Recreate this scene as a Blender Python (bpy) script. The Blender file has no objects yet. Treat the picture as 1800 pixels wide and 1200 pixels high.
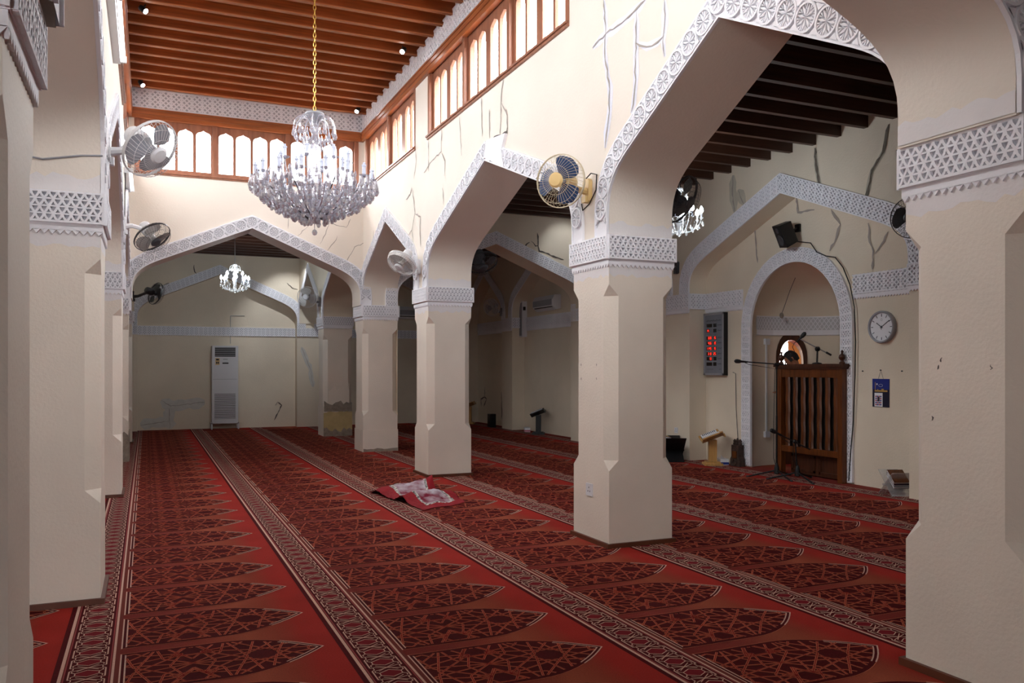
import bpy, bmesh, math, random
from mathutils import Matrix, Vector
R = math.radians
random.seed(7)
scene = bpy.context.scene
col = scene.collection

# ------------------------------------------------------------------ camera
F, CX, CY, HC = 1466.0, 900.0, 645.0, 1.40          # pixels of the 1800x1200 frame, camera height
TH = math.atan2(900 - 258, F)                       # yaw to the right of the nave axis
CT, ST = math.cos(TH), math.sin(TH)
cam_d = bpy.data.cameras.new('camera')
cam = bpy.data.objects.new('camera', cam_d); col.objects.link(cam)
cam.location = (0, 0, HC); cam.rotation_euler = (math.pi / 2, 0, -TH)
cam_d.sensor_width = 36; cam_d.lens = 36 * F / 1800; cam_d.shift_y = (CY - 600) / 1800
cam_d.clip_start = 0.05; cam_d.clip_end = 200
scene.camera = cam

# ------------------------------------------------------------------ light of the sky, exposure
world = bpy.data.worlds.new('sky'); scene.world = world; world.use_nodes = True
wb = world.node_tree.nodes['Background']
wb.inputs[0].default_value = (0.93, 0.97, 1.0, 1); wb.inputs[1].default_value = 11.0
scene.view_settings.view_transform = 'Standard'; scene.view_settings.look = 'None'
scene.view_settings.gamma = 1.0; scene.view_settings.use_curve_mapping = False
scene.view_settings.exposure = 1.27
def portal(loc, rot, sx, sy):                        # sampling help for the sky seen through a window opening
    l = bpy.data.lights.new('window_portal', 'AREA'); l.shape = 'RECTANGLE'; l.size = sx; l.size_y = sy
    l.cycles.is_portal = True
    o = bpy.data.objects.new('window_portal', l); col.objects.link(o); o.location = loc; o.rotation_euler = rot
    o['kind'] = 'structure'

# ------------------------------------------------------------------ pixel helpers (a pixel gives a direction; the plane gives the distance)
def ray(x, y):
    u = (x - CX) / F; v = (CY - y) / F
    return Vector((u * CT + ST, CT - u * ST, v))
O = Vector((0, 0, HC))
def atX(x, y, X): r = ray(x, y); return O + r * (X / r.x)
def atY(x, y, Y): r = ray(x, y); return O + r * (Y / r.y)
def atZ(x, y, Z=0.0): r = ray(x, y); return O + r * ((Z - HC) / r.z)
def atD(x, y, d): return O + ray(x, y) * d           # at camera depth d
FWD, RGT, UP = Vector((ST, CT, 0)), Vector((CT, -ST, 0)), Vector((0, 0, 1))
def depth(p): return p[0] * ST + p[1] * CT

# ------------------------------------------------------------------ materials
def srgb(r, g, b):
    f = lambda c: c / 12.92 if c <= .04045 else ((c + .055) / 1.055) ** 2.4
    return (f(r / 255), f(g / 255), f(b / 255), 1)
MATS = {}
def mat(name, c, rough=.6, metal=0.0, var=0.0, vs=3.0, bump=0.0, bs=60.0, emit=None, es=0.0, stretch=None, spec=.4, c2=None, detail=4):
    m = bpy.data.materials.new(name); m.use_nodes = True; nt = m.node_tree; N = nt.nodes; L = nt.links
    b = N['Principled BSDF']; b.inputs['Base Color'].default_value = c; b.inputs['Roughness'].default_value = rough
    b.inputs['Metallic'].default_value = metal; b.inputs['Specular IOR Level'].default_value = spec
    if emit: b.inputs['Emission Color'].default_value = emit; b.inputs['Emission Strength'].default_value = es
    if var or bump or c2:
        tc = N.new('ShaderNodeTexCoord'); mp = N.new('ShaderNodeMapping'); L.new(tc.outputs['Object'], mp.inputs[0])
        if stretch: mp.inputs['Scale'].default_value = stretch
    if var or c2:
        n = N.new('ShaderNodeTexNoise'); n.inputs['Scale'].default_value = vs; n.inputs['Detail'].default_value = detail
        L.new(mp.outputs[0], n.inputs[0])
        cr = N.new('ShaderNodeValToRGB'); e = cr.color_ramp.elements
        e[0].position = .32; e[1].position = .68
        if c2: e[0].color = c2; e[1].color = c
        else:
            e[0].color = tuple(x * (1 - var) for x in c[:3]) + (1,); e[1].color = tuple(min(1, x * (1 + var)) for x in c[:3]) + (1,)
        L.new(n.outputs['Fac'], cr.inputs[0]); L.new(cr.outputs[0], b.inputs['Base Color'])
    if bump:
        n2 = N.new('ShaderNodeTexNoise'); n2.inputs['Scale'].default_value = bs; n2.inputs['Detail'].default_value = 6
        L.new(mp.outputs[0], n2.inputs[0])
        bp = N.new('ShaderNodeBump'); bp.inputs['Strength'].default_value = bump; bp.inputs['Distance'].default_value = .01
        L.new(n2.outputs['Fac'], bp.inputs['Height']); L.new(bp.outputs[0], b.inputs['Normal'])
    MATS[name] = m; return m
M = MATS
mat('plaster_nave', srgb(231, 221, 209), .75, var=.03, vs=1.3, bump=.2, bs=45, spec=.25)
mat('plaster', srgb(225, 212, 192), .75, var=.05, vs=1.3, bump=.25, bs=45, spec=.25)
mat('plaster_column', srgb(227, 216, 203), .6, var=.05, vs=1.6, bump=.25, bs=55, spec=.3)
mat('stucco_white', srgb(236, 235, 240), .6, var=.03, vs=2, bump=.15, bs=90, spec=.3)
mat('stucco_mid', srgb(206, 205, 208), .7)  # paler recess shade put into the ground colour of the niche band
mat('stucco_recess_shade', srgb(184, 184, 191), .7)  # darker than the white stucco: recess shade put into the colour
mat('wash', srgb(226, 221, 221), .65, var=.03, vs=5, bump=.15, bs=60)
mat('filler', srgb(226, 226, 236), .8, var=.04, vs=9, bump=.4, bs=70, spec=.2)
mat('filler_grey', srgb(196, 188, 170), .85, var=.06, vs=9)
mat('filler_blue', srgb(210, 206, 198), .85, var=.06, vs=9)
mat('crack_dark', srgb(92, 84, 80), .9)
mat('crack_mid', srgb(112, 103, 92), .9, var=.2, vs=30)
mat('crack_soft', srgb(168, 158, 150), .9)
mat('cement', srgb(150, 138, 126), .9, var=.18, vs=14, bump=.8, bs=60, spec=.15)
mat('ochre_patch', srgb(196, 174, 128), .85, var=.12, vs=6, bump=.4, bs=60, spec=.15)
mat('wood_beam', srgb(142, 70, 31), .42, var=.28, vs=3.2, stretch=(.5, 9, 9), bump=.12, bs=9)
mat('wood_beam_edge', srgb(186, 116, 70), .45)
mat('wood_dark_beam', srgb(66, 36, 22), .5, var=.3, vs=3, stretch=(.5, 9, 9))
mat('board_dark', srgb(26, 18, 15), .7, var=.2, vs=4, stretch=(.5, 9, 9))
mat('wood_window', srgb(150, 98, 74), .4, var=.2, vs=4, stretch=(4, 4, .6))
mat('wood_fascia', srgb(160, 92, 50), .35, var=.22, vs=3, stretch=(.7, .7, 8))
mat('wood_pulpit', srgb(98, 52, 22), .3, var=.35, vs=5, stretch=(6, 6, .7), bump=.1, bs=12)
mat('wood_pulpit_dark', srgb(72, 38, 22), .4, var=.3, vs=5, stretch=(6, 6, .7))
mat('wood_light', srgb(196, 150, 88), .45, var=.15, vs=5, stretch=(6, 6, .7))
mat('wood_carved', srgb(66, 48, 40), .6, var=.35, vs=25, bump=.9, bs=60)
mat('skirting', srgb(96, 52, 34), .5, var=.15, vs=6)
mat('black', srgb(22, 22, 24), .45)
mat('black_gloss', srgb(16, 16, 18), .25)
mat('grey_dark', srgb(66, 66, 70), .45)
mat('grey_plastic', srgb(150, 150, 156), .45)
mat('white_plastic', srgb(222, 222, 226), .4)
mat('steel', srgb(188, 188, 190), .3, metal=.9)
mat('gold', srgb(206, 166, 84), .3, metal=.8)
mat('yellow_plastic', srgb(218, 186, 128), .45)
mat('blue_blade', srgb(44, 66, 104), .25, spec=.5)
mat('grey_blade', srgb(150, 150, 158), .35)
mat('dark_blade', srgb(70, 72, 76), .35)
mat('clear_blade', srgb(176, 172, 168), .3)
mat('wire_white', srgb(214, 212, 214), .4)
mat('wire_dark', srgb(58, 56, 58), .4)
mat('wire_cream', srgb(206, 190, 160), .4)
mat('candle', srgb(206, 212, 232), .35)
mat('paper', srgb(232, 232, 236), .8)
mat('ink', srgb(50, 52, 62), .8)
mat('panel_grey', srgb(120, 124, 134), .5, var=.05, vs=8)
mat('led_window', srgb(16, 8, 10), .2)
mat('led', (0.02, 0, 0, 1), .5, emit=(1, .035, .02, 1), es=1.0)
mat('bulb', (1, 1, 1, 1), .5, emit=(.86, .94, 1, 1), es=24)
mat('spot_glow', (1, 1, 1, 1), .5, emit=(.92, .96, 1, 1), es=25)
mat('tube_glow', (1, 1, 1, 1), .5, emit=(.95, .97, 1, 1), es=3.0)
mat('curtain', srgb(214, 146, 74), .7, var=.1, vs=6, stretch=(8, 8, .5))
mat('skin', srgb(168, 112, 84), .55)
mat('hair', srgb(26, 22, 22), .6, bump=.6, bs=120)
mat('shirt', srgb(52, 48, 54), .85)
mat('night_blue', srgb(28, 44, 130), .5); mat('night_dark', srgb(16, 18, 44), .5); mat('print_gold', srgb(190, 150, 84), .6)
mat('print_red', srgb(160, 52, 72), .6); mat('box_blue', srgb(44, 62, 140), .6); mat('box_pink', srgb(206, 120, 140), .6)
mat('rug_red', srgb(150, 6, 26), .85, var=.15, vs=20, bump=.3, bs=200)
mat('pane_blue', srgb(120, 148, 164), .3)
# carpet colours
mat('carpet_dark', srgb(80, 12, 16), .95, var=.2, vs=90, spec=.1)
mat('carpet_gold', srgb(204, 116, 86), .95, var=.15, vs=120, spec=.1)
mat('carpet_core', srgb(146, 36, 32), .95, spec=.1)
mat('carpet_cream', srgb(216, 176, 158), .95, var=.1, vs=120, spec=.1)
mat('carpet_pink', srgb(160, 70, 74), .95, spec=.1)
mat('carpet_rose', srgb(122, 26, 36), .95, spec=.1)
mat('carpet_brown', srgb(116, 52, 44), .95, spec=.1)

def clear_mat(name, tint, transp, rough=.06, dif=(.7, .7, .75, 1), dw=.4):
    m = bpy.data.materials.new(name); m.use_nodes = True; nt = m.node_tree; N = nt.nodes; L = nt.links
    N.remove(N['Principled BSDF']); out = N['Material Output']
    t = N.new('ShaderNodeBsdfTransparent'); t.inputs[0].default_value = tint
    g = N.new('ShaderNodeBsdfGlossy'); g.inputs['Roughness'].default_value = rough
    d = N.new('ShaderNodeBsdfDiffuse'); d.inputs[0].default_value = dif
    a = N.new('ShaderNodeMixShader'); a.inputs[0].default_value = dw; L.new(g.outputs[0], a.inputs[1]); L.new(d.outputs[0], a.inputs[2])
    b = N.new('ShaderNodeMixShader'); b.inputs[0].default_value = transp; L.new(a.outputs[0], b.inputs[1]); L.new(t.outputs[0], b.inputs[2])
    L.new(b.outputs[0], out.inputs[0]); MATS[name] = m
clear_mat('glass_pane', (1, 1, 1, 1), .94)
clear_mat('crystal', (.94, .94, .98, 1), .42, .06, (.70, .68, .74, 1), .5)
clear_mat('crystal_bright', (1, 1, 1, 1), .84, .05, (.9, .9, .92, 1), .5)
clear_mat('clear_guard', (.95, .93, .9, 1), .35, .2, (.75, .7, .66, 1), .7)
clear_mat('acrylic', (1, 1, 1, 1), .55, .05, (.8, .82, .84, 1), .5)

def carpet_floor_mat():
    m = bpy.data.materials.new('carpet_field'); m.use_nodes = True; nt = m.node_tree; N = nt.nodes; L = nt.links
    b = N['Principled BSDF']; b.inputs['Roughness'].default_value = .95; b.inputs['Specular IOR Level'].default_value = .1
    tc = N.new('ShaderNodeTexCoord'); sx = N.new('ShaderNodeSeparateXYZ'); L.new(tc.outputs['Object'], sx.inputs[0])
    a = N.new('ShaderNodeMath'); a.operation = 'ADD'; a.inputs[1].default_value = .135 + 1.275 * 10; L.new(sx.outputs[0], a.inputs[0])
    f = N.new('ShaderNodeMath'); f.operation = 'MODULO'; f.inputs[1].default_value = 1.275; L.new(a.outputs[0], f.inputs[0])
    q = N.new('ShaderNodeMath'); q.operation = 'DIVIDE'; q.inputs[1].default_value = 1.275; L.new(f.outputs[0], q.inputs[0])
    cr = N.new('ShaderNodeValToRGB'); e = cr.color_ramp.elements
    e[0].position = 0; e[0].color = srgb(122, 42, 37); e[1].position = 1; e[1].color = srgb(160, 42, 36)
    for p, c in ((.30, srgb(138, 58, 47)), (.48, srgb(156, 80, 57)), (.60, srgb(146, 62, 44)), (.70, srgb(160, 44, 36))):
        k = e.new(p); k.color = c
    L.new(q.outputs[0], cr.inputs[0])
    n = N.new('ShaderNodeTexNoise'); n.inputs['Scale'].default_value = 140; n.inputs['Detail'].default_value = 3; L.new(tc.outputs['Object'], n.inputs[0])
    n3 = N.new('ShaderNodeTexNoise'); n3.inputs['Scale'].default_value = 2.5; L.new(tc.outputs['Object'], n3.inputs[0])
    mr = N.new('ShaderNodeMapRange'); mr.inputs['To Min'].default_value = .7; mr.inputs['To Max'].default_value = 1.3; L.new(n.outputs['Fac'], mr.inputs[0])
    mr2 = N.new('ShaderNodeMapRange'); mr2.inputs['To Min'].default_value = .8; mr2.inputs['To Max'].default_value = 1.2; L.new(n3.outputs['Fac'], mr2.inputs[0])
    mm = N.new('ShaderNodeMath'); mm.operation = 'MULTIPLY'; L.new(mr.outputs[0], mm.inputs[0]); L.new(mr2.outputs[0], mm.inputs[1])
    vm = N.new('ShaderNodeVectorMath'); vm.operation = 'SCALE'; L.new(cr.outputs[0], vm.inputs[0]); L.new(mm.outputs[0], vm.inputs['Scale'])
    L.new(vm.outputs[0], b.inputs['Base Color'])
    bp = N.new('ShaderNodeBump'); bp.inputs['Strength'].default_value = .5; bp.inputs['Distance'].default_value = .004
    L.new(n.outputs['Fac'], bp.inputs['Height']); L.new(bp.outputs[0], b.inputs['Normal'])
    MATS['carpet_field'] = m
carpet_floor_mat()

# ------------------------------------------------------------------ mesh builder
class MB:
    def __init__(s): s.v = []; s.f = []; s.m = []
    def face(s, pts, mi=0):
        n = len(s.v); s.v += [tuple(p) for p in pts]; s.f.append(tuple(range(n, n + len(pts)))); s.m.append(mi)
    def box(s, x0, y0, z0, x1, y1, z1, mi=0, T=None):
        n = len(s.v)
        P = [Vector((x, y, z)) for z in (z0, z1) for y in (y0, y1) for x in (x0, x1)]
        if T is not None: P = [T @ p for p in P]
        s.v += [tuple(p) for p in P]
        for q in ((0, 2, 3, 1), (4, 5, 7, 6), (0, 1, 5, 4), (2, 6, 7, 3), (0, 4, 6, 2), (1, 3, 7, 5)):
            s.f.append(tuple(n + i for i in q)); s.m.append(mi)
    def tube(s, pts, r, seg=6, mi=0, cap=True, T=None):
        pts = [Vector(p) for p in pts]; rs = r if isinstance(r, (list, tuple)) else [r] * len(pts)
        n0 = len(s.v); prev = None
        for i, p in enumerate(pts):
            d = (pts[min(i + 1, len(pts) - 1)] - pts[max(i - 1, 0)])
            d = d.normalized() if d.length > 1e-9 else Vector((0, 0, 1))
            if prev is None: a = d.orthogonal().normalized()
            else:
                a = prev - d * prev.dot(d); a = a.normalized() if a.length > 1e-6 else d.orthogonal().normalized()
            prev = a; b = d.cross(a)
            for k in range(seg):
                t = 2 * math.pi * k / seg; q = p + (a * math.cos(t) + b * math.sin(t)) * rs[i]
                if T is not None: q = T @ q
                s.v.append(tuple(q))
        for i in range(len(pts) - 1):
            for k in range(seg):
                a0 = n0 + i * seg + k; a1 = n0 + i * seg + (k + 1) % seg
                s.f.append((a0, a1, a1 + seg, a0 + seg)); s.m.append(mi)
        if cap:
            s.f.append(tuple(n0 + k for k in range(seg))[::-1]); s.m.append(mi)
            e = n0 + (len(pts) - 1) * seg; s.f.append(tuple(e + k for k in range(seg))); s.m.append(mi)
    def lathe(s, prof, seg=12, mi=0, T=None):
        n0 = len(s.v)
        for (r, z) in prof:
            for k in range(seg):
                t = 2 * math.pi * k / seg; q = Vector((max(r, 1e-4) * math.cos(t), max(r, 1e-4) * math.sin(t), z))
                if T is not None: q = T @ q
                s.v.append(tuple(q))
        for i in range(len(prof) - 1):
            for k in range(seg):
                a0 = n0 + i * seg + k; a1 = n0 + i * seg + (k + 1) % seg
                s.f.append((a0, a1, a1 + seg, a0 + seg)); s.m.append(mi)
        s.f.append(tuple(n0 + k for k in range(seg))[::-1]); s.m.append(mi)
        e = n0 + (len(prof) - 1) * seg; s.f.append(tuple(e + k for k in range(seg))); s.m.append(mi)
    def prism(s, pts2, d0, d1, fn, mi=0):              # polygon pts2 (a,b) extruded from d0 to d1; fn(a,b,d)->xyz
        A = [fn(a, b, d0) for a, b in pts2]; B = [fn(a, b, d1) for a, b in pts2]
        s.face(A[::-1], mi); s.face(B, mi); k = len(pts2)
        for i in range(k): s.face([A[i], A[(i + 1) % k], B[(i + 1) % k], B[i]], mi)
    def rib(s, p, q, w, n0, n1, fn, mi=0):             # raised bar from p to q (2d), width w, from n0 to n1
        dx, dz = q[0] - p[0], q[1] - p[1]; l = math.hypot(dx, dz)
        if l < 1e-6: return
        n1 = n1 + random.random() * (n1 - n0) * .12
        ox, oz = -dz / l * w / 2, dx / l * w / 2
        a, b, c, d = (p[0] + ox, p[1] + oz), (q[0] + ox, q[1] + oz), (q[0] - ox, q[1] - oz), (p[0] - ox, p[1] - oz)
        f1 = [fn(x, z, n1) for x, z in (a, b, c, d)]; f0 = [fn(x, z, n0) for x, z in (a, b, c, d)]
        s.face(f1, mi); s.face([f0[0], f0[1], f1[1], f1[0]], mi); s.face([f0[2], f0[3], f1[3], f1[2]], mi)
    def mesh(s, name, mats, smooth=False, merge=False):
        me = bpy.data.meshes.new(name); me.from_pydata(s.v, [], s.f)
        for m in mats: me.materials.append(MATS[m])
        if len(mats) > 1: me.polygons.foreach_set('material_index', s.m)
        bm = bmesh.new(); bm.from_mesh(me)
        if merge: bmesh.ops.remove_doubles(bm, verts=bm.verts, dist=1e-5)
        bmesh.ops.recalc_face_normals(bm, faces=bm.faces); bm.to_mesh(me); bm.free()
        if smooth:
            me.polygons.foreach_set('use_smooth', [True] * len(me.polygons))
            try: me.set_sharp_from_angle(angle=R(28))
            except Exception: pass
        me.update(); return me
    def build(s, name, mats, parent=None, smooth=False, merge=False, local=False):
        if isinstance(mats, str): mats = [mats]
        return put(s.mesh(name, mats, smooth, merge), name, parent, local=local)
def put(me, name, parent=None, mw=None, local=False):
    o = bpy.data.objects.new(name, me); col.objects.link(o)
    if parent is not None:
        o.parent = parent
        if not local and parent.type == 'EMPTY': o.matrix_parent_inverse = parent.matrix_basis.inverted()
    if mw is not None: o.matrix_basis = mw
    return o
def tag(o, label, cat, group=None):
    o['label'] = label; o['category'] = cat
    if group: o['group'] = group
    return o
def thing(name, label, cat, loc, group=None, rz=0):
    o = bpy.data.objects.new(name, None); col.objects.link(o); o.location = loc; o.rotation_euler = (0, 0, rz)
    o.matrix_basis = Matrix.Translation(Vector(loc)) @ Matrix.Rotation(rz, 4, 'Z'); o.empty_display_size = .1
    return tag(o, label, cat, group)
def struct(o, label=None):
    o['kind'] = 'structure'
    if label: o['label'] = label
    return o
def sroot(name, loc, label=None):
    o = bpy.data.objects.new(name, None); col.objects.link(o); o.matrix_basis = Matrix.Translation(Vector(loc)); o.empty_display_size = .1
    return struct(o, label)
def lookmat(pos, d, up=Vector((0, 0, 1))):             # local +Z along d
    z = Vector(d).normalized(); x = up.cross(z)
    x = x.normalized() if x.length > 1e-4 else Vector((1, 0, 0)); y = z.cross(x)
    m = Matrix((x, y, z)).transposed().to_4x4(); m.translation = Vector(pos); return m
def bez(p0, p1, p2, p3, n):
    out = []
    for i in range(n + 1):
        t = i / n; u = 1 - t
        out.append(tuple(u**3 * a + 3 * u * u * t * b + 3 * u * t * t * c + t**3 * d for a, b, c, d in zip(p0, p1, p2, p3)))
    return out

# ------------------------------------------------------------------ plan of the hall
XR, XL, W = 3.27, -0.25, 0.58                        # nave faces of the two arcades, pier width
RY = [2.27, 5.60, 10.11, 13.58, 16.95]               # near faces of the right-hand columns
LY = [2.27, 5.50, 9.90, 13.58, 16.75]
YB, YE = -3.2, 19.9                                  # back and far ends
XQ, XP, XW = 7.45, 7.75, -4.5                        # qibla wall face, its recessed panels, left outer wall
ZC, ZS, ZA, ZT, ZL = 2.42, 4.31, 3.57, 3.04, 5.25    # capital top, sill, arch apex, haunch, frieze foot
mRight = lambda s, n, z: Vector((XR - n, s, z))
mLeft = lambda s, n, z: Vector((XL + n, s, z))
mEnd = lambda s, n, z: Vector((s, 13.58 - n, z))
mFrontIn = lambda s, n, z: Vector((s, 2.85 + n, z))
mFrontOut = lambda s, n, z: Vector((s, 2.27 - n, z))
mQib = lambda s, n, z: Vector((XQ - n, s, z))
mQibP = lambda s, n, z: Vector((XP - n, s, z))
mFar = lambda s, n, z: Vector((s, YE - n, z))
mFarP = lambda s, n, z: Vector((s, YE + .25 - n, z))

# ------------------------------------------------------------------ floor
fm = MB(); fm.box(XW - .3, YB - .3, -.15, 9.6, YE + .6, 0)
floor = struct(fm.build('floor', 'carpet_field'), 'red patterned prayer carpet covering the whole hall')

# ------------------------------------------------------------------ arches
def arch_pts(s0, s1, z0, apex=ZA, zt=ZT, n=9):
    c = (s0 + s1) / 2; a = (s1 - s0) / 2; dt = .27 * a; m = (apex - zt) / (a - dt); k = .55 * dt
    left = bez((0, zt - .46), (0, zt - .20), (dt - k, zt - m * k), (dt, zt), n)
    L = [(s0, z0)] + [(s0 + d, z) for d, z in left] + [(c, apex)]
    return L + [(s1 - (p[0] - s0), p[1]) for p in L[-2::-1]]
def arcade(mb, mp, sa, sb, openings, zfoot, ztop, T, apex=ZA, zt=ZT):
    cuts = sorted(openings); cur = sa
    ends = [v for ab in cuts for v in ab]
    def block(a, b, z0, z1):
        if b - a < 1e-4: return
        P = lambda s, n, z: mp(s, n, z)
        for n in (0, -T): mb.face([P(a, n, z0), P(b, n, z0), P(b, n, z1), P(a, n, z1)])
        for s in (a, b):
            if s not in ends: mb.face([P(s, 0, z0), P(s, -T, z0), P(s, -T, z1), P(s, 0, z1)])
        for z in (z0, z1): mb.face([P(a, 0, z), P(b, 0, z), P(b, -T, z), P(a, -T, z)])
    for (a, b) in cuts:
        block(cur, a, zfoot, ztop); pts = arch_pts(a, b, max(zfoot, .0), apex, zt)
        for p, q in zip(pts, pts[1:]):
            mb.face([mp(p[0], 0, p[1]), mp(p[0], -T, p[1]), mp(q[0], -T, q[1]), mp(q[0], 0, q[1])])
            if abs(q[0] - p[0]) > 1e-5:
                for n in (0, -T): mb.face([mp(p[0], n, p[1]), mp(q[0], n, q[1]), mp(q[0], n, ztop), mp(p[0], n, ztop)])
                mb.face([mp(p[0], 0, ztop), mp(q[0], 0, ztop), mp(q[0], -T, ztop), mp(p[0], -T, ztop)])
        cur = b
    block(cur, sb, zfoot, ztop)
def offset_line(pts, w):                              # towards the outside of the arch (left of travel)
    out = []
    for i, p in enumerate(pts):
        ds = []
        for j in (i - 1, i):
            if 0 <= j < len(pts) - 1:
                dx, dz = pts[j + 1][0] - pts[j][0], pts[j + 1][1] - pts[j][1]; l = math.hypot(dx, dz)
                if l > 1e-6: ds.append((-dz / l, dx / l))
        nx = sum(d[0] for d in ds) / len(ds); nz = sum(d[1] for d in ds) / len(ds)
        k = nx * nx + nz * nz
        out.append((p[0] + nx / k * w, p[1] + nz / k * w))
    return out
class Band:
    def __init__(s, pts, w):
        s.i = pts; s.o = offset_line(pts, w); s.w = w
        s.c = [((a[0] + b[0]) / 2, (a[1] + b[1]) / 2) for a, b in zip(s.i, s.o)]
        s.l = [0]
        for p, q in zip(s.c, s.c[1:]): s.l.append(s.l[-1] + math.hypot(q[0] - p[0], q[1] - p[1]))
        s.len = s.l[-1]
    def at(s, u, v):
        u = min(max(u, 0), s.len)
        for k in range(len(s.l) - 1):
            if u <= s.l[k + 1] + 1e-9:
                t = (u - s.l[k]) / max(s.l[k + 1] - s.l[k], 1e-9)
                a = [s.i[k][d] + (s.i[k + 1][d] - s.i[k][d]) * t for d in (0, 1)]
                b = [s.o[k][d] + (s.o[k + 1][d] - s.o[k][d]) * t for d in (0, 1)]
                return (a[0] + (b[0] - a[0]) * v, a[1] + (b[1] - a[1]) * v)
    def ang(s, u):
        a, b = s.at(u - .03, .5), s.at(u + .03, .5); return math.atan2(b[1] - a[1], b[0] - a[0])
def med_mesh():
    mb = MB(); r = .084; fn = lambda a, b, d: (a, b, d); n = 20
    for r0, r1, h in ((r * .85, r, .020),):
        for k in range(n):
            t0, t1 = 2 * math.pi * k / n, 2 * math.pi * (k + 1) / n
            c = lambda rr, t, z: (rr * math.cos(t), rr * math.sin(t), z)
            mb.face([c(r0, t0, h), c(r1, t0, h), c(r1, t1, h), c(r0, t1, h)])
            mb.face([c(r1, t0, 0), c(r1, t1, 0), c(r1, t1, h), c(r1, t0, h)])
            mb.face([c(r0, t0, 0), c(r0, t1, 0), c(r0, t1, h), c(r0, t0, h)])
    mb.face([(r * .86 * math.cos(2 * math.pi * k / n), r * .86 * math.sin(2 * math.pi * k / n), .0012) for k in range(n)], 1)
    for k in range(8):
        t = math.pi / 4 * k
        def P(rr, da, z): return (rr * math.cos(t + da), rr * math.sin(t + da), z)
        A, B, C, D = P(r * .06, 0, .016), P(r * .50, -.20, .013), P(r * .84, 0, .017), P(r * .50, .20, .013)
        mb.face([A, B, C, D]); mb.face([A, B, P(r * .50, -.22, 0), P(r * .06, 0, 0)]); mb.face([B, C, P(r * .84, 0, 0), P(r * .50, -.22, 0)]); mb.face([C, D, P(r * .50, .22, 0), P(r * .84, 0, 0)]); mb.face([D, A, P(r * .06, 0, 0), P(r * .50, .22, 0)])
        for sg in (-1, 1):
            q = [P(r * .52, sg * .37, .014), P(r * .84, sg * .20, .014), P(r * .84, sg * .33, .014)]; mb.face(q); mb.face([q[0], q[1], P(r * .84, sg * .20, 0), P(r * .52, sg * .37, 0)]); mb.face([q[0], q[2], P(r * .84, sg * .33, 0), P(r * .52, sg * .37, 0)])
    return mb.mesh('medallion', ['stucco_white', 'stucco_recess_shade'])
MED = med_mesh()
BEAD_N = .008
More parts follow.
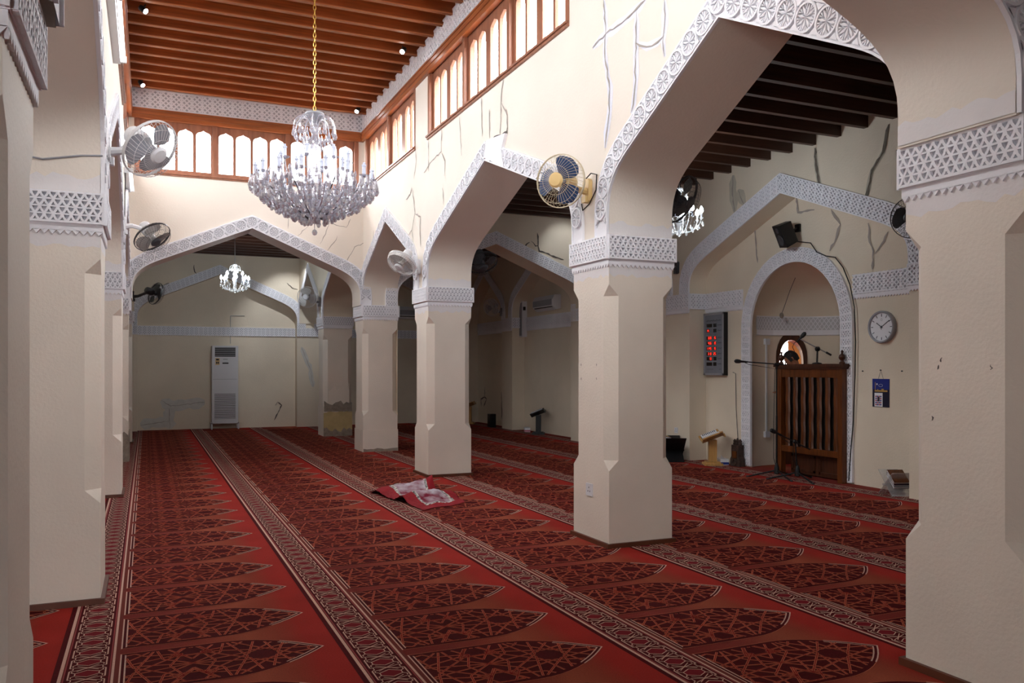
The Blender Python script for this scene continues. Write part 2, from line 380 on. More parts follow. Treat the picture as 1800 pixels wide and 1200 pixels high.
def arch_band(parent, mp, pts, w=.19, style='med', plate=.010, base='stucco_white'):
    b = Band(pts, w); mb = MB()
    for k in range(len(b.i) - 1):
        i0, i1, o0, o1 = b.i[k], b.i[k + 1], b.o[k], b.o[k + 1]; P = lambda p, n: mp(p[0], n, p[1])
        mb.face([P(i0, plate), P(i1, plate), P(o1, plate), P(o0, plate)], 1 if style == 'med' else 0)
        mb.face([P(i0, -.002), P(i1, -.002), P(i1, plate), P(i0, plate)], 1); mb.face([P(o0, -.002), P(o1, -.002), P(o1, plate), P(o0, plate)], 1)
        for va, vb in ((0, .07), (.93, 1)):          # raised rims
            ps = [tuple(x + (y - x) * v for x, y in zip(i, o)) for i, o in ((i0, o0), (i1, o1)) for v in (va, vb)]
            mb.face([P(ps[0], plate + .012), P(ps[1], plate + .012), P(ps[3], plate + .012), P(ps[2], plate + .012)], 1)
            mb.face([P(ps[1], plate), P(ps[3], plate), P(ps[3], plate + .012), P(ps[1], plate + .012)], 1)
            mb.face([P(ps[0], plate), P(ps[2], plate), P(ps[2], plate + .012), P(ps[0], plate + .012)], 1)
    fn = lambda u, v, n: mp(*((lambda q: (q[0], n, q[1]))(b.at(u, v))))
    if style == 'med':
        cnt = max(1, round(b.len / .178 / 2) * 2) ; pitch = b.len / (cnt + .4)
        us = [b.len / 2 + (k - cnt // 2) * pitch for k in range(cnt + 1)]
        us = [u for u in us if .08 < u < b.len - .08]
        for u in us:                                 # corner leaves between the medallions
            for v0, v1 in ((.1, .34), (.9, .66)):
                q = u + pitch / 2
                if q > b.len - .05: continue
                mb.face([fn(q - .052, v0, plate + .001), fn(q + .052, v0, plate + .001), fn(q, v1 + (v1 - v0) * .25, plate + .001)], 0); mb.face([fn(q - .030, v0, plate + .014), fn(q + .030, v0, plate + .014), fn(q, v0 + (v1 - v0) * .75, plate + .014)], 1)  # flat darker triangle paints a shaded recess; raised leaf lies over it
                mb.face([fn(q - .030, v0, plate), fn(q - .030, v0, plate + .014), fn(q, v0 + (v1 - v0) * .75, plate + .014), fn(q, v0 + (v1 - v0) * .75, plate)], 1); mb.face([fn(q + .030, v0, plate), fn(q + .030, v0, plate + .014), fn(q, v0 + (v1 - v0) * .75, plate + .014), fn(q, v0 + (v1 - v0) * .75, plate)], 1)
    elif style in ('lat', 'scale'):
        c = w / 2; n = max(2, int(b.len / c)); du = b.len / n
        for k in range(n):
            u0, u1, um = k * du, (k + 1) * du, (k + .5) * du
            for v0, v1 in ((.07, .5), (.5, .93)):
                vm = (v0 + v1) / 2
                for p, q in (((u0, v0), (u1, v1)), ((u0, v1), (u1, v0)), ((um, v0), (u1, vm)), ((u1, vm), (um, v1)), ((um, v1), (u0, vm)), ((u0, vm), (um, v0)), ((u0, v0), (u0, v1))):
                    A, B = b.at(*p), b.at(*q); mb.rib(A, B, w * .066, plate, plate + .011, lambda x, z, nn: mp(x, nn, z), 1)
    o = mb.build('arch_band', ['stucco_recess_shade', base], parent)
    if style == 'med':
        for u in us:
            c = b.at(u, .5); p = mp(c[0], plate, c[1]); a = b.ang(u)
            es = (mp(1, 0, 0) - mp(0, 0, 0)); en = (mp(0, 1, 0) - mp(0, 0, 0)); ez = Vector((0, 0, 1))
            x = es * math.cos(a) + ez * math.sin(a); y = -es * math.sin(a) + ez * math.cos(a)
            m = Matrix((x, y, en)).transposed().to_4x4(); m.translation = p
            put(MED, 'medallion', o, m)
    return o
def flat_lattice(mb, mp, s0, s1, z0, z1, rows, plate=.012, mi0=0, mi1=1):
    """carved band on a flat wall: plate with raised star lattice"""
    P = lambda s, n, z: mp(s, n, z)
    mb.face([P(s0, plate, z0), P(s1, plate, z0), P(s1, plate, z1), P(s0, plate, z1)], mi0)
    for z in (z0, z1): mb.face([P(s0, 0, z), P(s1, 0, z), P(s1, plate, z), P(s0, plate, z)], mi1)
    for s in (s0, s1): mb.face([P(s, 0, z0), P(s, plate, z0), P(s, plate, z1), P(s, 0, z1)], mi1)
    c = (z1 - z0) / rows; n = max(1, round((s1 - s0) / c)); ds = (s1 - s0) / n; fn = lambda s, z, d: mp(s, d, z); w = c * .13
    mb.rib((s0, z0 + w / 2), (s1, z0 + w / 2), w, plate, plate + .016, fn, mi1); mb.rib((s0, z1 - w / 2), (s1, z1 - w / 2), w, plate, plate + .016, fn, mi1)
    for r in range(rows):
        for k in range(n):
            a, b, zz, zt = s0 + k * ds, s0 + (k + 1) * ds, z0 + r * c, z0 + (r + 1) * c; sm, zm = (a + b) / 2, (zz + zt) / 2
            for p, q in (((a, zz), (b, zt)), ((a, zt), (b, zz)), ((sm, zz), (b, zm)), ((b, zm), (sm, zt)), ((sm, zt), (a, zm)), ((a, zm), (sm, zz)), ((a, zz), (a, zt))):
                mb.rib(p, q, w, plate, plate + .011, fn, mi1)
def zigzag(mb, mp, s0, s1, z, h=.02, pitch=.04, n1=.010, mi=0):
    n = max(2, round((s1 - s0) / pitch)); d = (s1 - s0) / n
    for k in range(n):
        a, b = s0 + k * d, s0 + (k + 1) * d; m = (a + b) / 2
        mb.face([mp(a, n1, z), mp(b, n1, z), mp(m, n1, z - h)], mi)
        mb.face([mp(a, n1, z), mp(m, n1, z - h), mp(m, 0, z - h), mp(a, 0, z)], mi); mb.face([mp(m, n1, z - h), mp(b, n1, z), mp(b, 0, z), mp(m, 0, z - h)], mi)
def ribbon(mb, pts, w, n, mp, mi=0, jit=0):           # crack or filler: pts list of (s,z); w width
    L, Rr = [], []
    for i, p in enumerate(pts):
        a, b = pts[max(i - 1, 0)], pts[min(i + 1, len(pts) - 1)]; dx, dz = b[0] - a[0], b[1] - a[1]; l = math.hypot(dx, dz) or 1
        ww = w * (1 if jit == 0 else random.uniform(1 - jit, 1 + jit)) * (.35 if i in (0, len(pts) - 1) else 1)
        L.append((p[0] - dz / l * ww / 2, p[1] + dx / l * ww / 2)); Rr.append((p[0] + dz / l * ww / 2, p[1] - dx / l * ww / 2))
    for k in range(len(pts) - 1):
        mb.face([mp(L[k][0], n, L[k][1]), mp(L[k + 1][0], n, L[k + 1][1]), mp(Rr[k + 1][0], n, Rr[k + 1][1]), mp(Rr[k][0], n, Rr[k][1])], mi)
def subdiv(pts, step, j):
    out = [pts[0]]
    for p, q in zip(pts, pts[1:]):
        l = math.hypot(q[0] - p[0], q[1] - p[1]); n = max(1, int(l / step))
        for i in range(1, n + 1):
            t = i / n; e = j if i < n else 0
            out.append((p[0] + (q[0] - p[0]) * t + random.uniform(-e, e), p[1] + (q[1] - p[1]) * t + random.uniform(-e, e)))
    return out
CRK = [0]
def cracks(parent, plane, val, mp, lists, w=.012, m='crack_soft', n0_=.002, filler=0, name='crack', fm='filler'):
    for px in lists:
        CRK[0] += 1; n = n0_ + .00012 * CRK[0]; pts = []
        for (x, y) in px:
            p = atX(x, y, val) if plane == 'X' else atY(x, y, val)
            pts.append((p.y, p.z) if plane == 'X' else (p.x, p.z))
        if filler:
            mb = MB(); ribbon(mb, subdiv(pts, .08, .012), filler, .0008 + .00005 * CRK[0], mp, 0, .25); mb.build('filler_patch', fm, parent)
        mb = MB(); ribbon(mb, subdiv(pts, .05, .010), w, n + .002, mp, 0, .55); mb.build(name, m, parent)

# ------------------------------------------------------------------ columns
def col_meshes():
    mb = MB(); h = W / 2; c = .085
    def ring(z, c):
        return [(x, y, z) for x, y in ((-h + c, -h), (h - c, -h), (h, -h + c), (h, h - c), (h - c, h), (-h + c, h), (-h, h - c), (-h, -h + c))]
    lv = [(0, .0005), (.594, .0005), (.674, c), (1.953, c), (2.04, .0005), (2.24, .0005)]
    rings = [ring(*l) for l in lv]
    for a, b in zip(rings, rings[1:]):
        for k in range(8): mb.face([a[k], a[(k + 1) % 8], b[(k + 1) % 8], b[k]])
    mb.face(rings[0][::-1]); mb.face(rings[-1])
    shaft = mb.mesh('shaft', ['plaster_column'], merge=True)
    mb = MB(); mb.box(-h - .022, -h - .022, 0, h + .022, h + .022, .035); sk = mb.mesh('skirting', ['skirting'])
    mb = MB(); e = h + .018; mb.box(-e, -e, 2.235, e, e, 2.425)
    g = h + .013; mb.box(-g, -g, 2.195, g, g, 2.235)
    faces = [lambda s, n, z: Vector((-h - n, s, z)), lambda s, n, z: Vector((h + n, s, z)), lambda s, n, z: Vector((s, -h - n, z)), lambda s, n, z: Vector((s, h + n, z))]
    for f in faces: zigzag(mb, f, -g, g, 2.197, .024, .041, .013)
    cap = mb.mesh('capital', ['stucco_white'])
    mb = MB()
    for f in faces:
        mb.face([f(-e + .014, .0184, 2.247), f(e - .014, .0184, 2.247), f(e - .014, .0184, 2.414), f(-e + .014, .0184, 2.414)], 1)
        fn = lambda s, z, d: f(s, d, z); rows = 4; rh = .172 / rows; per = 13; ds = 2 * (e - .01) / per; n0, n1 = .018, .034; w = .0125
        z0 = 2.244
        for r in range(rows + 1): mb.rib((-e, z0 + r * rh), (e, z0 + r * rh), w if r in (0, rows) else w * .7, n0, n1, fn)
        for s in (-e + .004, e - .004): mb.rib((s, 2.236), (s, 2.424), .010, n0, n1, fn)
        for r in range(rows):
            za, zb = z0 + r * rh, z0 + (r + 1) * rh; off = 0 if r % 2 == 0 else .5
            for k in range(per + 1):
                for sg in (-1, 1):
                    a = -e + .01 + (k + off) * ds; b = a + sg * ds / 2
                    if not (-e - .001 < a < e + .001 and -e - .001 < b < e + .001): continue
                    m = ((a + b) / 2 + sg * ds * .09, (za + zb) / 2)
                    mb.rib((a, za), m, w, n0, n1, fn); mb.rib(m, (b, zb), w, n0, n1, fn)
    lat = mb.mesh('capital_lattice', ['stucco_white', 'stucco_recess_shade'])
    return shaft, sk, cap, lat
SHAFT, SKIRT, CAPM, LATM = col_meshes()
def column(x, y, label, group=None, skirt=True):
    t = thing('column', label, 'column', (x, y, 0), group)
    put(SHAFT, 'shaft', t, local=True)
    if skirt: put(SKIRT, 'skirting', t, local=True)
    c = put(CAPM, 'capital', t, local=True); put(LATM, 'capital_lattice', c)
    return t
xr, xl = XR + W / 2, XL - W / 2
colR = [column(xr, RY[0] + W / 2, 'cream square column with nail marks in front of the wall clock and calendar'),
        column(xr, RY[1] + W / 2, 'cream chamfered column with a wall socket low on its side, under the blue-bladed fan'),
        column(xr, RY[2] + W / 2, 'cream chamfered column under the white fan, beside the crumpled prayer rug'),
        column(xr, RY[3] + W / 2, 'cream column with a rough grey re-plastered foot at the corner of the nave end wall', skirt=False),
        column(xr, RY[4] + W / 2, 'shaded column with crumbling plaster and an ochre patch at its foot', skirt=False)]
colL = [column(xl - .06, LY[0] + W / 2, 'out-of-focus shaded column opposite the column with nail marks'),
        column(xl, LY[1] + W / 2, 'grey-shaded column under the large white three-bladed fan'),
        column(xl, LY[2] + W / 2, 'column of the fan arcade standing second behind the large white fan'),
        column(xl, LY[3] + W / 2, 'column with a chipped grey foot at the corner below the dark-caged fan', skirt=False),
        column(xl, LY[4] + W / 2, 'narrow-looking column beyond the nave end arch, below the dark fan with visible motor')]
def patch(colo, mp, s0, s1, z0, z1, m, n=.006, name='plaster_patch', jag=.03):
    mb = MB(); N_ = 10
    top = [(s0 + (s1 - s0) * i / N_, z1 + random.uniform(-jag, jag)) for i in range(N_ + 1)]
    pts = [(s0, z0), (s1, z0)] + top[::-1]
    mb.prism(pts, -.002, n, lambda a, b, d: mp(a, d, b)); mb.build(name, m, colo)
def colfaces(x, y):
    h = W / 2
    return dict(l=lambda s, n, z: Vector((x - h - n, y + s, z)), r=lambda s, n, z: Vector((x + h + n, y + s, z)), f=lambda s, n, z: Vector((x + s, y - h - n, z)))
fc = colfaces(xr, RY[3] + W / 2); h = W / 2
patch(colR[3], fc['f'], -h - .008, h + .008, 0, .36, 'plaster_column', .010, jag=.004); patch(colR[3], fc['l'], -h - .008, h + .008, 0, .36, 'plaster_column', .010, jag=.004)
patch(colR[3], fc['f'], -h, h, 0, .05, 'cement', .018, jag=.012)
fc = colfaces(xr, RY[4] + W / 2)
patch(colR[4], fc['f'], -h, h, .05, .50, 'ochre_patch', .012, jag=.03); patch(colR[4], fc['f'], -h, h, .0, .13, 'cement', .016, jag=.05)
patch(colR[4], fc['f'], -h + .01, h - .01, .50, .68, 'cement', .02, jag=.05); patch(colR[4], fc['f'], -h + .1, h - .06, .66, .98, 'plaster_column', .012, jag=.1)
fc = colfaces(xl, LY[3] + W / 2)
patch(colL[3], fc['f'], -h, h, 0, .42, 'cement', .012, jag=.05); patch(colL[3], fc['r'], -h, h, 0, .42, 'cement', .012, jag=.05)

# ------------------------------------------------------------------ nave walls with clerestory
OR = [(2.85, 5.60), (6.18, 10.11), (10.69, 13.58)]
OL = [(2.85, 5.50), (6.08, 9.90), (10.48, 13.58)]
def clerestory(mb, mp, sa, sb, bays, T=.28):
    cur = sa
    def blk(a, b, z0, z1, n0=0.0):
        q = MB(); P = [mp(s, n, z) for z in (z0, z1) for n in (n0, -T) for s in (a, b)]
        for i in ((0, 2, 3, 1), (4, 5, 7, 6), (0, 1, 5, 4), (2, 6, 7, 3), (0, 4, 6, 2), (1, 3, 7, 5)): mb.face([P[k] for k in i])
    for a, b in bays:
        if a - cur > .01: blk(cur, a, ZS, 5.12)
        cur = b
    if sb - cur > .01: blk(cur, sb, ZS, 5.12)
    blk(sa, sb, 5.12, 5.75)
BAYS_R = [(2.95, 5.53), (6.26, 10.12), (10.66, 13.42)]
BAYS_E = [(XL + .08, XR - .08)]
def mkwall(name, mp, sa, sb, openings, bays, label):
    mb = MB(); arcade(mb, mp, sa, sb, openings, ZC, ZS, W); clerestory(mb, mp, sa, sb, bays)
    return struct(mb.build(name, 'plaster_nave', smooth=True, merge=True), label)
wall_right = mkwall('wall_right', mRight, 2.27, 14.16, OR, BAYS_R, 'cracked cream arcade wall with clerestory windows above three pointed arches')
wall_left = mkwall('wall_left', mLeft, 2.85, 14.16, OL, BAYS_R, 'cream arcade wall carrying the tube lamps')
CI = .05
wall_end = mkwall('wall_end', mEnd, XL, XR, [(XL + CI, XR - CI)], BAYS_E, 'nave end wall with one wide pointed arch')
mb = MB(); arcade(mb, mFrontIn, XL - W, XR, [(XL - .05, XR - CI)], ZC, ZS, W); clerestory(mb, mFrontIn, XL, XR, BAYS_E)
wall_front = struct(mb.build('wall_front', 'plaster_nave', smooth=True, merge=True), 'cross wall with the wide arch that frames the view')
for o in (wall_right, wall_left): pass
def spring(a, b, apex=ZA, zt=ZT): return arch_pts(a, b, ZC + .006, apex, zt)
for a, b in OR: arch_band(wall_right, mRight, spring(a, b))
for a, b in OL: arch_band(wall_left, mLeft, spring(a, b))
arch_band(wall_end, mEnd, spring(XL + CI, XR - CI)); arch_band(wall_front, mFrontOut, spring(XL - .05, XR - CI))

# ------------------------------------------------------------------ windows of the clerestory
def casement_mesh(w, h):
    mb = MB(); lw, mu = .212, .045; st = (w - 2 * lw - mu) / 2; d0, d1 = 0, .035; fn = lambda a, b, d: (a, d, b)
    zb, zs, zt = .055, h - .20, h - .115
    def slab(a, b, z0, z1): mb.prism([(a, z0), (b, z0), (b, z1), (a, z1)], d0, d1, fn)
    slab(0, st, 0, h); slab(st + lw, st + lw + mu, 0, h); slab(w - st, w, 0, h)
    for x in (st, st + lw + mu):
        slab(x, x + lw, 0, zb)
        half = [(0, zs)] + [(lw / 2 * t, zs + (zt - zs) * f) for t, f in ((.08, .32), (.25, .55), (.5, .68), (.75, .80), (.9, .9), (1, 1))]
        pts = half + [(lw - p[0], p[1]) for p in half[-2::-1]]
        for p, q in zip(pts, pts[1:]):
            mb.prism([(x + p[0], p[1]), (x + q[0], q[1]), (x + q[0], h), (x + p[0], h)], d0, d1, fn)
    return mb.mesh('casement', ['wood_window'])
def pane_mesh(w, h):
    mb = MB(); mb.box(.03, .014, .03, w - .03, .02, h - .03); return mb.mesh('pane', ['glass_pane'])
CAS, PAN = {}, {}
WIN = [0]
def window(mp, s0, s1, post0, post1):
    WIN[0] += 1; z0, z1 = ZS + .02, 5.14
    w = sroot('window_%d' % WIN[0], mp((s0 + s1) / 2, -.1, z0), 'clerestory window of paired ogee lights in a brown wooden frame')
    pw = .07; cw = round((s1 - s0 - pw) / 2, 3); key = cw
    if key not in CAS: CAS[key] = casement_mesh(cw, z1 - z0); PAN[key] = pane_mesh(cw, z1 - z0)
    es = mp(1, 0, 0) - mp(0, 0, 0); en = mp(0, 1, 0) - mp(0, 0, 0)
    for k in range(2):
        p = mp(s0 + pw / 2 + k * cw, -.075, z0)
        m = Matrix((es, en, Vector((0, 0, 1)))).transposed().to_4x4(); m.translation = p
        c = put(CAS[key], 'casement', w, m); put(PAN[key], 'pane', c)
    def bar(name, a, b, n0, n1, za, zb):
        q = MB(); P = [mp(s, n, z) for z in (za, zb) for n in (n0, n1) for s in (a, b)]
        for i in ((0, 2, 3, 1), (4, 5, 7, 6), (0, 1, 5, 4), (2, 6, 7, 3), (0, 4, 6, 2), (1, 3, 7, 5)): q.face([P[k] for k in i])
        q.build(name, 'wood_window', w)
    if post0: bar('post', s0 - pw / 2, s0 + pw / 2, .006, -.12, z0, z1)
    if post1: bar('post', s1 - pw / 2, s1 + pw / 2, .006, -.12, z0, z1)
    bar('sill', s0 - (pw / 2 if post0 == 2 else 0), s1 + (pw / 2 if post1 else 0), .022, -.2, ZS - .03, z0 + .002); bar('sill_moulding', s0 - (pw / 2 if post0 == 2 else 0), s1 + (pw / 2 if post1 else 0), .04, .018, ZS - .008, ZS + .012)
def bay(mp, a, b, n):
    d = (b - a - .07) / n
    for k in range(n): window(mp, a + .035 + k * d, a + .035 + (k + 1) * d, 2 if k == 0 else 1, k == n - 1)
for mp in (mRight, mLeft):
    bay(mp, *BAYS_R[0], 2); bay(mp, *BAYS_R[1], 3); bay(mp, *BAYS_R[2], 2)
for mp in (mEnd, mFrontIn): bay(mp, XL + .08, XR - .08, 3)
for (a, b) in BAYS_R:
    portal((XR + .26, (a + b) / 2, 4.73), (0, R(90), 0), .85, b - a); portal((XL - .26, (a + b) / 2, 4.73), (0, R(-90), 0), .85, b - a)
portal(((XL + XR) / 2, 13.84, 4.73), (R(-90), 0, 0), XR - XL - .2, .85); portal(((XL + XR) / 2, 2.59, 4.73), (R(90), 0, 0), XR - XL - .2, .85)
# wooden fascia and carved white frieze under the ceiling
def trims(wall, mp, sa, sb, k):
    q = MB()
    for z0, z1, n in ((5.10, ZL, .045), (5.155, 5.175, .058), (ZL - .03, ZL - .008, .058)):
        P = [mp(s, nn, z) for z in (z0, z1) for nn in (n, -.02) for s in (sa, sb)]
        for i in ((0, 2, 3, 1), (4, 5, 7, 6), (0, 1, 5, 4), (2, 6, 7, 3), (0, 4, 6, 2), (1, 3, 7, 5)): q.face([P[j] for j in i])
    q.build('fascia', 'wood_fascia', wall)
    q = MB(); flat_lattice(q, mp, sa, sb, ZL, 5.54, 2, plate=.02); q.build('frieze', ['stucco_recess_shade', 'stucco_white'], wall)
trims(wall_right, mRight, 2.85, 13.58, 0); trims(wall_left, mLeft, 2.85, 13.58, 1); trims(wall_end, mEnd, XL, XR, 2); trims(wall_front, mFrontIn, XL, XR, 3)

# ------------------------------------------------------------------ ceilings
def ceiling(name, x0, x1, y0, y1, zb, zt, pitch, yref, bw, wood, board, label, edge=None):
    mb = MB(); mb.box(x0, y0, zt, x1, y1, zt + .12); c = struct(mb.build(name, board), label)
    bm = MB(); L = x1 - x0; bm.box(0, 0, 0, L, bw, zt - zb, 0)
    if edge:
        bm.box(0, -.004, 0, L, bw + .004, .012, 1)
    me = bm.mesh('ceiling_beam', [wood] + ([edge] if edge else [])); k = math.ceil((y0 - yref) / pitch + .1); y = yref + k * pitch
    while y + bw < y1 - .02:
        put(me, 'ceiling_beam', c, Matrix.Translation((x0, y, zb + random.uniform(-.004, .004)))); y += pitch
    return c
ceil_n = ceiling('ceiling_nave', XL - .02, XR + .02, 2.83, 13.6, 5.475, 5.70, .345, 8.76, .05, 'wood_beam', 'wood_beam', 'brown timber nave ceiling with closely set beams', 'wood_beam_edge')
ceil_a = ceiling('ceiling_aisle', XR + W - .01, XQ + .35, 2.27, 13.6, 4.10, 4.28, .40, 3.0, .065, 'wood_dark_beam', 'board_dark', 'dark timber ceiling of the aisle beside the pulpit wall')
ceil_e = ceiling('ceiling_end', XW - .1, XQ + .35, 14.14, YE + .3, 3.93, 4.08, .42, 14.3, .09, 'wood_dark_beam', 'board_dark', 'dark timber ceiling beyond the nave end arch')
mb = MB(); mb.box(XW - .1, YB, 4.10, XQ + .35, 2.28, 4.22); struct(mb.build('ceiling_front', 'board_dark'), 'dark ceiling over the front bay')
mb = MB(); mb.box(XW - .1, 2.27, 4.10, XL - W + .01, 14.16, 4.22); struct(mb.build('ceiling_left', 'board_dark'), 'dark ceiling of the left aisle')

# ------------------------------------------------------------------ outer walls and low arcades of the end bay
mb = MB(); arcade(mb, mRight, 14.16, YE, [(14.16, RY[4]), (RY[4] + W, YE - .03)], ZC, 4.10, W, 3.5, 2.98); wall_er = struct(mb.build('wall_end_right', 'plaster', smooth=True, merge=True), 'low arcade wall continuing beyond the nave end wall')
for a, b in ((14.16, RY[4]), (RY[4] + W, YE - .03)): arch_band(wall_er, mRight, spring(a, b, 3.5, 2.98), .17, 'lat')
mb = MB(); arcade(mb, mLeft, 14.16, YE, [(14.16, LY[4]), (LY[4] + W, YE - .03)], ZC, 4.10, W, 3.5, 2.98); struct(mb.build('wall_end_left', 'plaster', smooth=True, merge=True), 'low arcade wall on the fan side beyond the end arch')
mAis = lambda s, n, z: Vector((s, 13.58 - n, z))
mb = MB(); arcade(mb, mAis, XR + W, XQ, [(XR + W, XQ - .02)], 0, 4.30, W); wall_ais = struct(mb.build('wall_aisle', 'plaster', smooth=True, merge=True), 'cross wall of the aisle with one pointed arch')
arch_band(wall_ais, mAis, arch_pts(XR + W, XQ - .02, 2.3), .21, 'lat')
mb = MB(); arcade(mb, mAis, XW, XL - W, [(XW + .02, XL - W)], 0, 4.30, W); struct(mb.build('wall_aisle_left', 'plaster', smooth=True, merge=True), 'cross wall of the left aisle')
# far wall: blind arches in front of recessed panels
FA = [(-4.2, -.83), (-.19, 3.22), (3.82, 7.40)]
mb = MB(); arcade(mb, mFar, XW, XQ + .3, FA, 0, 4.0, .25, 3.49, 2.95); wall_far = struct(mb.build('wall_far', 'plaster', smooth=True, merge=True), 'far wall with blind arches and a carved band')
mb = MB(); mb.box(XW - .2, YE + .25, 0, XQ + .5, YE + .45, 4.1); mb.build('wall_panel', 'plaster', wall_far)
for a, b in FA[1:]: arch_band(wall_far, mFar, arch_pts(a, b, 2.3, 3.49, 2.95), .20, 'lat')
q = MB(); z0, z1 = 2.12, 2.315
for a, b in FA[1:]: flat_lattice(q, mFarP, a, b, z0, z1, 2); zigzag(q, mFarP, a, b, z0, .02, .05, .012, 1)
for a, b in ((-.83, -.19), (3.22, 3.82), (7.40, 7.75)): flat_lattice(q, mFar, a, b, z0, z1, 2); zigzag(q, mFar, a, b, z0, .02, .05, .012, 1)
q.build('carved_band', ['stucco_recess_shade', 'stucco_white'], wall_far)
# qibla wall: blind arches between pilasters
QP = [(2.2, 2.8), (5.87, 6.45), (10.38, 11.00), (13.58, 14.16), (17.0, 17.58)]
QA = [(2.8, 5.87), (6.45, 10.38), (11.00, 13.58), (14.16, 17.0), (17.58, 19.84)]
mb = MB(); arcade(mb, mQib, YB, YE + .2, QA, 0, 4.26, .30, 3.63, 3.06); wall_qib = struct(mb.build('wall_qibla', 'plaster', smooth=True, merge=True), 'cracked cream wall with blind arches, clock and pulpit niche')
for i, (a, b) in enumerate(QA[1:]): arch_band(wall_qib, mQib, arch_pts(a, b, 2.49, 3.63, 3.06), .24 if i == 0 else .19, 'lat')
MA, MBb, MS, MR_ = 7.50, 9.52, 1.93, 1.01           # pulpit niche surround on the panel: y0, y1, spring height, radius
MI = .825; MC = 8.51
def niche_pts(r, zs, n=18, z0=0.0): return [(MC + r, z0)] + [(MC + r * math.cos(math.pi * k / n), zs + (r * 1.02) * math.sin(math.pi * k / n)) for k in range(n + 1)] + [(MC - r, z0)]
# panel behind the blind arches, with the niche opening cut out
mb = MB(); ip = niche_pts(MI, MS)[::-1]
def pq(s0, s1, z0, z1): mb.face([mQibP(s0, 0, z0), mQibP(s1, 0, z0), mQibP(s1, 0, z1), mQibP(s0, 0, z1)])
pq(YB, MC - MI, 0, 4.26); pq(MC + MI, YE + .4, 0, 4.26)
for p, q_ in zip(ip, ip[1:]):
    if abs(p[0] - q_[0]) > 1e-5:
        mb.face([mQibP(p[0], 0, p[1]), mQibP(q_[0], 0, q_[1]), mQibP(q_[0], 0, 4.26), mQibP(p[0], 0, 4.26)])
mb.build('wall_panel', 'plaster', wall_qib)
q = MB(); z0, z1 = 2.27, 2.50
segs = [(mQibP, 6.45, MA), (mQibP, MBb, 10.38), (mQib, 10.38, 11.0), (mQibP, 11.0, 13.58), (mQib, 13.58, 14.16), (mQibP, 14.16, 17.0), (mQib, 17.0, 17.58), (mQibP, 17.58, YE), (mQib, 5.87, 6.45), (mQibP, 2.8, 5.87)]
for mp, a, b in segs:
    flat_lattice(q, mp, a, b, z0, z1, 2, plate=.014)
    P = [mp(s, n, z) for z in (z0 - .045, z0) for n in (.018, 0) for s in (a, b)]
    for i in ((0, 2, 3, 1), (4, 5, 7, 6), (0, 1, 5, 4), (2, 6, 7, 3), (0, 4, 6, 2), (1, 3, 7, 5)): q.face([P[j] for j in i], 1)
    zigzag(q, mp, a, b, z0 - .045, .018, .04, .016, 1)
for y in (6.45, 10.38, 11.0, 13.58, 14.16, 17.0, 17.58):   # returns on the pilaster sides
    mr = (lambda y, sg: (lambda s, n, z: Vector((s, y + sg * n, z))))(y, 1 if y in (6.45, 11.0, 14.16, 17.58) else -1)
    flat_lattice(q, mr, XQ, XP, z0, z1, 2, plate=.014)
q.build('carved_band', ['stucco_recess_shade', 'stucco_white'], wall_qib)
arch_band(wall_qib, mQibP, [p for p in niche_pts(MI, MS, 22, .02)][::-1], .19, 'lat', plate=.022)
# niche: horseshoe plan with half dome and arched doorway
NX, NYc, NR = 8.20, MC, .95
def niche_shell():
    mb = MB(); a0 = math.acos((XP - NX) / NR); n = 150
    angs = [a0 - 2 * a0 * k / n for k in range(n + 1)]
    P = lambda a, z: Vector((NX + NR * math.cos(a), NYc + NR * math.sin(a), z))
    d0, d1 = math.atan2(9.44 - NYc, 8.30 - NX), math.atan2(9.32 - NYc, 8.70 - NX)      # doorway left and right jambs
    for a, b in zip(angs, angs[1:]):
        am = (a + b) / 2; zlo = 0.0
        if d1 < am < d0:
            t = (am - (d0 + d1) / 2) / ((d0 - d1) / 2); zlo = 1.52 + .34 * math.sqrt(max(0, 1 - t * t))
        mb.face([P(a, zlo), P(b, zlo), P(b, 2.0), P(a, 2.0)])
    rows = 8
    for r in range(rows):
        e0, e1 = math.pi / 2 * r / rows, math.pi / 2 * (r + 1) / rows
        for a, b in zip(angs, angs[1:]):
            D = lambda a, e: Vector((XP + (NX + NR * math.cos(a) - XP) * math.cos(e), NYc + NR * math.sin(a) * math.cos(e), 2.0 + .86 * math.sin(e)))
            mb.face([D(a, e0), D(b, e0), D(b, e1), D(a, e1)])
    return mb.build('niche_shell', 'plaster', wall_qib, smooth=True, merge=True), P, d0, d1
nshell, NP, ND0, ND1 = niche_shell()
q = MB(); aa = math.acos((XP + .10 - NX) / NR); nn = 30
